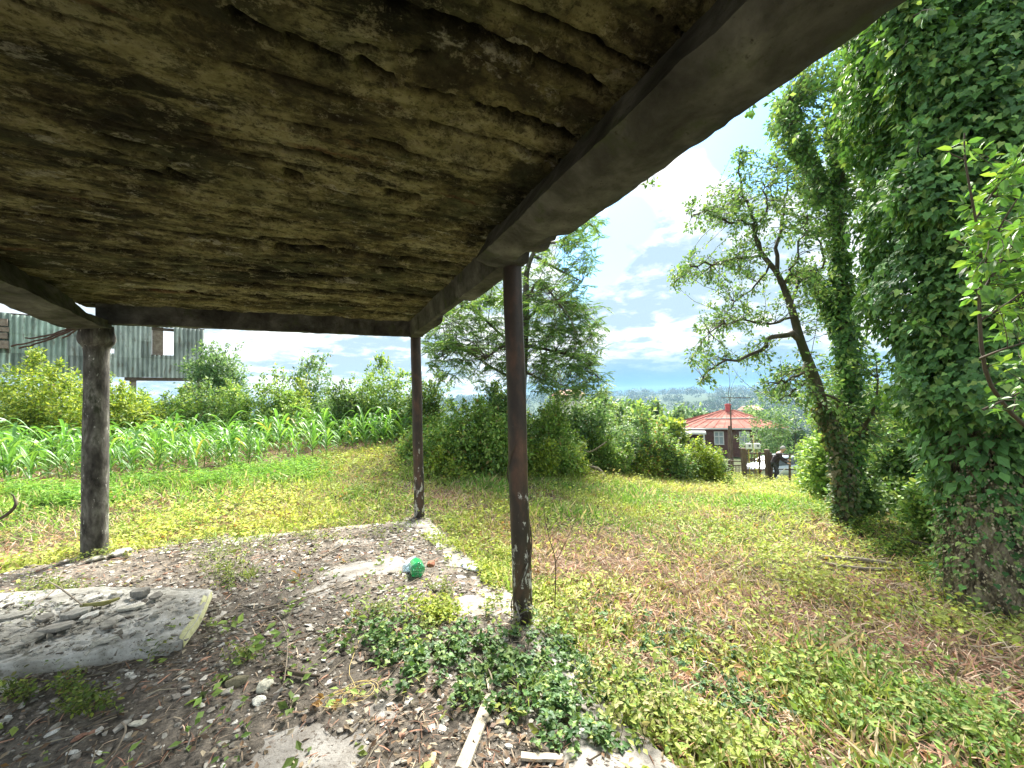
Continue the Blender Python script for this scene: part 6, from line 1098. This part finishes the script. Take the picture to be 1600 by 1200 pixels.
    mb = MB(); box(mb, (-4.2, y0 - .04, 1.0), (.95, .08, 2.1)); mb.build("door", plain("dark_door", (.1, .07, .06)), e)
house()
# small building roofs far off in the valley
for i, (px, py, d, s, c, lab) in enumerate(((1172, 640, 70, 3, (.7, .35, .3), "pinkish roof corner behind the red-roofed house at its right"), (888, 618, 60, 4, (.55, .2, .13), "small orange-brown roof glimpsed above the dark hedge shrubs"))):
    p = P(px, py, d); g = float(G(p[0], p[1])); e = empty("distant_house", (p[0], p[1], g), lab, "house", rz=.3 * i); h = p[2] - g; mb = MB(); box(mb, (0, 0, h / 2 - .5), (s, s * .7, max(h, 1) + 1)); mb.build("wall", plain("far_wall", (.6, .57, .52)), e); mb = MB(); q = s * .56; r = s * .4; t = max(h, 1); mb.add([[-q, -r, t], [q, -r, t], [q, r, t], [-q, r, t], [-q * .8, 0, t + s * .22], [q * .8, 0, t + s * .22]], [[0, 1, 5, 4], [2, 3, 4, 5]]); mb.add([[-q, -r, t], [q, -r, t], [q, r, t], [-q, r, t], [-q * .8, 0, t + s * .22], [q * .8, 0, t + s * .22]], [[1, 2, 5], [3, 0, 4]]); mb.build("roof", plain("far_roof", c), e)

# ------------------------------------------------------------------ gate, fence, pole, meter boxes
M_gate = surfmat("rusty_iron", [(.3, (.05, .035, .03)), (.7, (.16, .11, .09))], 12, rough=.8); M_post = surfmat("gate_post", [(.3, (.07, .05, .04)), (.7, (.18, .13, .1))], 9, (1, 1, .3))
dG = 20.0
def vpost(px, py0, py1, d, wd, name, label, cat='post', group=None, mat=None, parent=None, sides=4):
    t = P(px, py0, d); b = P(px, py1, d); g = float(G(t[0], t[1])); z0 = min(b[2], g) - .15 if parent is None else b[2]; mb = MB(); O = np.array([t[0], t[1], z0]) if parent is None else np.array(parent.location)
    if sides == 4: box(mb, np.array([t[0], t[1], (z0 + t[2]) / 2]) - O, (wd, wd, t[2] - z0), None, None, wd * .12)
    else: tube(mb, [np.array([t[0], t[1], z0]) - O, np.array([t[0], t[1], t[2]]) - O], wd / 2, sides)
    o = mb.build(name, mat or M_gate, parent); 
    if parent is None: o.location = O; tag(o, label, cat, group)
    return o
vpost(1161, 700, 748, dG, .2, "gate_post", "thick left gate post", group="gate posts", mat=M_post)
vpost(1198, 702, 748, dG, .2, "gate_post", "thick right gate post beside the stooping person", group="gate posts", mat=M_post)
vpost(1204, 707, 748, dG - .2, .08, "fence_post", "thin iron post right of the right gate post", group="gate posts")
def gate():
    o = P(1178, 748, dG); e = empty("iron_gate", (o[0], o[1], float(G(o[0], o[1]))), "open-work iron gate of thin bars between two thick posts", "gate"); O = np.array(e.location)
    def seg(mb, x0, y0, x1, y1, w_=.035, d=dG): bar(mb, P(x0, y0, d) - O, P(x1, y1, d) - O, w_, w_, up=(0, 1, 0) if abs(x0 - x1) < abs(y0 - y1) else (0, 0, 1))
    mb = MB()
    for x in (1165.5, 1187): seg(mb, x, 703 if x < 1180 else 706, x, 747, .075)
    for y in (708.5, 720, 734, 746.5): seg(mb, 1165, y, 1195, y, .065)
    mb.build("frame", M_gate, e); mb = MB()
    for i in range(13): x = 1167 + i * 1.62; seg(mb, x, 735, x, 747, .026); seg(mb, x, 715 + (i % 2) * 1.2, x, 720, .026)
    for i in range(4): seg(mb, 1169 + i * 5, 709, 1169 + i * 5, 734, .022)
    mb.build("bars", M_gate, e)
gate()
def fence(xa, xb, da, db, ys, lab, pick):
    a = P(xa, 748, da); e = empty("wire_fence", (a[0], a[1], float(G(a[0], a[1]))), lab, "fence"); O = np.array(e.location)
    for y in ys: mb = MB(); bar(mb, P(xa, y[0], da) - O, P(xb, y[1], db) - O, .05, .05); mb.build("rail", M_gate, e)
    mb = MB()
    for i in range(pick): t = (i + .5) / pick; x = xa + (xb - xa) * t; d = da + (db - da) * t; yt = ys[-1][0] + (ys[-1][1] - ys[-1][0]) * t if len(ys) > 1 else ys[0][0]; bar(mb, P(x, yt, d) - O, P(x, 749, d) - O, .02, .02, up=(0, 1, 0))
    mb.build("pickets", M_gate, e)
    for x, d in ((xa, da), ((xa + xb) / 2, (da + db) / 2)): mb = MB(); bar(mb, P(x, ys[0][0] - 1, d) - O, P(x, 752, d) - O, .07, .07, up=(0, 1, 0)); mb.build("post", M_post, e)
fence(1130, 1157, 19.5, 20, ((720, 721), (727, 727)), "low dark iron fence left of the gate", 12)
fence(1206, 1262, 20, 18.5, ((711, 710), (733, 734)), "single high iron rail running right from the gate toward the shrubs", 3)
def meter(px, lab):
    c = P(px, 697, dG - .25); g = float(G(c[0], c[1])); e = empty("meter_box", (c[0], c[1], g), lab, "meter box", "white boxes over the gate"); z = c[2] - g; mb = MB(); box(mb, (0, 0, z), (.26, .14, .28), None, None, .015); mb.build("case", plain("white_box", (.75, .76, .76), .5, var=.05), e); mb = MB(); tube(mb, [(0, -.068, z + .02), (0, -.082, z + .02)], .055, 14); mb.build("dial", plain("dark_dial", (.12, .14, .16), .3), e)
    mb = MB(); tube(mb, [(0.0, .03, z - .14), (0.0, .03, -.1)], .02, 6); mb.build("stand", plain("yellow_pipe", (.5, .4, .1), .6), e)
meter(1170, "white meter box over the gate, the left one of the pair"); meter(1183, "white meter box over the gate, the right one of the pair")
vpost(1177, 680, 742, dG + .5, .06, "gas_pipe", "upright yellowish pipe behind the gate between the two white boxes", "pipe", mat=plain("yellow_paint", (.6, .55, .25), .6), sides=8)
def pole():
    d = 27.0; b = P(1142, 720, d); g = float(G(b[0], b[1])); e = empty("antenna_mast", (b[0], b[1], g), "tall thin wooden mast with a crossbar standing in front of the red roof", "mast"); O = np.array([b[0], b[1], g]); mb = MB(); tube(mb, [P(1144, 722, d) - O - [0, 0, g * 0 + 1.2], P(1143, 690, d) - O, P(1141.5, 640, d) - O], [.09, .075, .04], 8); mb.build("pole", M_post, e)
    mb = MB(); tube(mb, [P(1138.5, 718, d - .1) - O - [0, 0, 1.0], P(1139, 665, d - .1) - O], [.09, .07], 8); mb.build("stay_post", M_post, e); mb = MB(); tube(mb, smoothpath([P(1141.5, 642, d), P(1140, 625, d), P(1138, 615, d), P(1140.5, 600, d), P(1139, 585, d), P(1139.5, 562, d)], 20) - O, [.022, .008], 5); tube(mb, smoothpath([P(1141, 628, d), P(1143, 606, d), P(1149, 590, d), P(1152, 580, d)], 12) - O, [.015, .006], 5); mb.build("whip", M_twig, e)
    mb = MB(); tube(mb, [P(1127, 621.5, d) - O, P(1172, 621.5, d) - O], .03, 6); mb.build("crossbar", M_post, e)
pole()

# ------------------------------------------------------------------ parked car and the stooping person
def car():
    c = P(1222, 747, 23.5); g = float(G(c[0], c[1])); cz = P(1222, 749, 23.5)[2]; rz = rad(12); e = empty("parked_car", (c[0], c[1], max(g, cz)), "silver-grey sedan parked behind the gate, partly hidden by shrubs", "car", rz=rz)
    M_pt, N, K, o = newmat("silver_paint"); p = N.new('ShaderNodeBsdfPrincipled'); p.inputs['Base Color'].default_value = (.5, .56, .6, 1); p.inputs['Metallic'].default_value = .5; p.inputs['Roughness'].default_value = .3; p.inputs['Coat Weight'].default_value = .5; K.new(p.outputs[0], o.inputs[0])
    xs = np.array([-2.1, -2.05, -1.8, -1.35, -.9, -.45, .1, .6, 1.0, 1.35, 1.7, 2.0, 2.12]); belt = np.array([.62, .72, .84, .88, .9, .92, .92, .91, .9, .86, .8, .7, .55]); top = np.array([.64, .75, .88, 1.0, 1.28, 1.4, 1.42, 1.36, 1.12, .9, .83, .73, .57]); bot = np.array([.35, .26, .22, .2, .2, .2, .2, .2, .2, .2, .22, .26, .34]); hw = np.array([.62, .74, .8, .84, .85, .86, .86, .86, .85, .84, .8, .72, .58])
    rows = []
    for x, b, t, bo, h in zip(xs, belt, top, bot, hw):
        rw = h * (.98 if t - b < .12 else .74); rows.append([(x, -h * .9, bo), (x, -h, bo + .15), (x, -h, (bo + b) / 2), (x, -h * .97, b), (x, -rw, t - .04 if t - b > .1 else b + .01), (x, -rw * .7, t), (x, rw * .7, t), (x, rw, t - .04 if t - b > .1 else b + .01), (x, h * .97, b), (x, h, (bo + b) / 2), (x, h, bo + .15), (x, h * .9, bo)])
    X = np.array(rows, float); n, m = X.shape[:2]; mb = MB(); idx = np.arange(n * m).reshape(n, m); i2 = np.roll(idx, -1, 1); mb.add(X.reshape(-1, 3), np.stack([idx[:-1], i2[:-1], i2[1:], idx[1:]], -1).reshape(-1, 4)); 
    for r in (X[0], X[-1]): mb.add(r, [list(range(m))])
    bd = mb.build("body", M_pt, e, True); Mg = plain("car_glass", (.06, .08, .09), .08, var=.05)
    def quad(nm, P_, off, mt): 
        P_ = np.array(P_, float) + off; nn = nrm(np.cross(P_[1] - P_[0], P_[2] - P_[0])) * .012; mb = MB(); V = np.vstack([P_ + nn, P_ - nn]); k = len(P_); f = np.arange(k); mb.add(V, [list(f), list(f[::-1] + k)]); mb.add(V, np.stack([f, (f + 1) % k, (f + 1) % k + k, f + k], -1)); return mb.build(nm, mt, e)
    quad("windshield", [(1.28, -.7, .95), (1.28, .7, .95), (.68, .56, 1.34), (.68, -.56, 1.34)], (.03, 0, .035), Mg); quad("rear_window", [(-1.3, .66, 1.02), (-1.3, -.66, 1.02), (-.9, -.55, 1.27), (-.9, .55, 1.27)], (-.04, 0, .03), Mg)
    for s in (-1, 1):
        quad("side_window", [(.95, s * .84, .95), (.08, s * .86, .95), (.08, s * .68, 1.36), (.56, s * .68, 1.31)], (0, s * .012, 0), Mg); quad("side_window", [(-.02, s * .86, .95), (-1.1, s * .84, .95), (-.78, s * .68, 1.3), (-.02, s * .68, 1.36)], (0, s * .012, 0), Mg)
        for x in (-1.35, 1.35):
            mb = MB(); tube(mb, [(x, s * .7, .31), (x, s * .88, .31)], [.31, .31], 24); w_ = mb.build("wheel", plain("tyre", (.03, .03, .03), .9), e); mb = MB(); tube(mb, [(x, s * .87, .31), (x, s * .895, .31)], [.19, .17], 16); mb.build("rim", plain("rim", (.5, .5, .5), .4, .6), w_)
        mb = MB(); box(mb, (2.03, s * .5, .62), (.12, .32, .14), None, None, .03); mb.build("headlight", plain("lamp_glass", (.8, .82, .85), .15, var=.03), e); mb = MB(); box(mb, (-2.06, s * .52, .7), (.1, .3, .14), None, None, .03); mb.build("taillight", plain("tail_red", (.5, .03, .03), .2), e)
        mb = MB(); box(mb, (.95, s * .93, .98), (.12, .18, .12), None, None, .03); mb.build("mirror", M_pt, e)
    mb = MB(); box(mb, (2.1, 0, .4), (.08, 1.2, .14), None, None, .02); mb.build("grille", plain("dark_plastic", (.03, .03, .03), .6), e)
car()
def skin_body(name, joints, edges, radii, mat, parent=None, sub=2):
    me = bpy.data.meshes.new(name); me.from_pydata(joints, edges, []); o = bpy.data.objects.new(name, me); col.objects.link(o); o.parent = parent
    sk = o.modifiers.new("skin", 'SKIN'); 
    if not me.skin_vertices: bpy.context.view_layer.objects.active = o
    for v, r in zip(me.skin_vertices[0].data, radii): v.radius = (r, r) if not isinstance(r, tuple) else r
    me.skin_vertices[0].data[0].use_root = True; sb = o.modifiers.new("sub", 'SUBSURF'); sb.levels = sub; sb.render_levels = sub
    dg = bpy.context.evaluated_depsgraph_get(); me2 = bpy.data.meshes.new_from_object(o.evaluated_get(dg)); o.modifiers.clear(); o.data = me2; me2.materials.clear(); me2.materials.append(mat)
    for p in me2.polygons: p.use_smooth = True
    return o
def person():
    b = P(1212, 754, 19.3); g = float(G(b[0], b[1])); e = empty("person", (b[0], b[1], g), "person with short grey hair in dark clothes stooping beside the right gate post", "person", rz=rad(-30)); Msk = plain("skin", (.5, .3, .22), .6, var=.1); Mc = plain("dark_cloth", (.045, .035, .038), .9); Mt = plain("dark_trousers", (.05, .05, .06), .9); Mh = plain("grey_hair", (.35, .34, .33), .8)
    # faces +x, leaning forward; legs slightly bent, hand on the rail
    J = [(0, 0, .93), (.06, 0, 1.12), (.16, 0, 1.3), (.24, 0, 1.42), (.31, 0, 1.5), (.36, 0, 1.56), (.39, 0, 1.64), (.41, 0, 1.7),
         (.2, .2, 1.38), (.34, .24, 1.14), (.56, .16, 1.08), (.63, .13, 1.08), (.2, -.2, 1.38), (.3, -.25, 1.12), (.5, -.22, .98), (.57, -.21, .96),
         (0, .1, .88), (.06, .11, .5), (-.02, .11, .09), (.1, .12, .04), (0, -.1, .88), (.1, -.12, .5), (.02, -.12, .09), (.14, -.13, .04)]
    E = [(0, 1), (1, 2), (2, 3), (3, 4), (4, 5), (5, 6), (6, 7), (3, 8), (8, 9), (9, 10), (10, 11), (3, 12), (12, 13), (13, 14), (14, 15), (0, 16), (16, 17), (17, 18), (18, 19), (0, 20), (20, 21), (21, 22), (22, 23)]
    R = [.15, .14, .15, .12, .055, .085, .1, .07, .07, .045, .032, .03, .07, .045, .032, .03, .09, .06, .045, .035, .09, .06, .045, .035]
    for s in (1, -1):     # fingers
        w = 11 if s == 1 else 15; wp = np.array(J[w])
        for f in range(4): k = len(J); J += [tuple(wp + [.04, (f - 1.5) * .02, -.005]), tuple(wp + [.075 - .006 * abs(f - 1.5), (f - 1.5) * .022, -.03])]; R += [.009, .007]; E += [(w, k), (k, k + 1)]
        k = len(J); J += [tuple(wp + [.02, -s * .035, .0]), tuple(wp + [.045, -s * .045, -.015])]; R += [.01, .008]; E += [(w, k), (k, k + 1)]
    bd = skin_body("body", J, E, R, Msk, e)
    fc = MB(); q = np.array([.41, 0, 1.63])
    for dy in (-.032, .032): fc.add(ICO_V * .012 + q + [.09, dy, .02], ICO_F, (.03, .03, .03))
    fc.build("eyes", plain("eye", (.03, .03, .03), .3), bd); fc = MB(); fc.add(ICO_V * [.022, .013, .025] + q + [.105, 0, -.01], ICO_F); fc.add(ICO_V * [.008, .025, .006] + q + [.09, 0, -.05], ICO_F)
    for dy in (-.098, .098): fc.add(ICO_V * [.02, .01, .03] + q + [-.0, dy, 0], ICO_F)
    fc.build("face_features", Msk, bd)
    JJ = [J[0], J[1], J[2], J[3], (.27, 0, 1.46), J[8], J[9], J[10], J[12], J[13], J[14]]; skin_body("jacket", [tuple(np.array(j)) for j in [(0, 0, .82)] + JJ], [(0, 1), (1, 2), (2, 3), (3, 4), (4, 5), (4, 6), (6, 7), (7, 8), (4, 9), (9, 10), (10, 11)], [.19, .185, .18, .185, .15, .085, .095, .07, .05, .095, .07, .05], Mc, bd)
    skin_body("trousers", [J[0], J[16], J[17], (-.015, .11, .12), J[20], J[21], (.025, -.12, .12)], [(0, 1), (1, 2), (2, 3), (0, 4), (4, 5), (5, 6)], [.165, .11, .08, .062, .11, .08, .062], Mt, bd)
    hm = MB(); u = ICO_V.copy(); import bmesh
    bm = bmesh.new(); bmesh.ops.create_icosphere(bm, subdivisions=3, radius=1); V = np.array([v.co for v in bm.verts]); F = np.array([[v.index for v in f.verts] for f in bm.faces]); bm.free(); V = V * [.112, .098, .115]; V[:, 0] -= np.where(V[:, 2] < .02, .03, 0); V[:, 2] = np.maximum(V[:, 2], -.06); hm.add(V * (1 + .06 * fbm(V[:, 0:1] * 30, V[:, 1:2] * 30, V[:, 2:3] * 30, 2)) + [.385, 0, 1.675], F); hm.build("hair", Mh, bd, True)
    for s, (x, y) in ((1, (.04, .11)), (-1, (.08, -.12))): mb = MB(); box(mb, (x, y, .04), (.28, .1, .09), None, None, .02); mb.build("shoe", plain("shoe", (.03, .03, .03), .6), bd)
person()
stick([P(1211, 750, 18.9), P(1218, 741, 18.9), P(1228, 731, 18.8)], .022, "pale pole leaning on the ground beside the stooping person", "pale_pole", plain("pale_pole_paint", (.7, .7, .66), .6), "pole", None, 8)

# ------------------------------------------------------------------ air
hz = bpy.data.meshes.new("haze"); mbh = MB(); box(mbh, (0, 1180, -10), (4200, 2500, 120)); o = mbh.build("haze", None or M_twig); o.data.materials.clear()
mh, N, K, out = newmat("haze_air"); v = N.new('ShaderNodeVolumePrincipled'); v.inputs['Density'].default_value = .00016; v.inputs['Color'].default_value = (.4, .65, .9, 1); v.inputs['Anisotropy'].default_value = .3; K.new(v.outputs[0], out.inputs['Volume']); o.data.materials.append(mh); tag(o, "pale bluish summer air over the valley", "haze", kind='stuff')
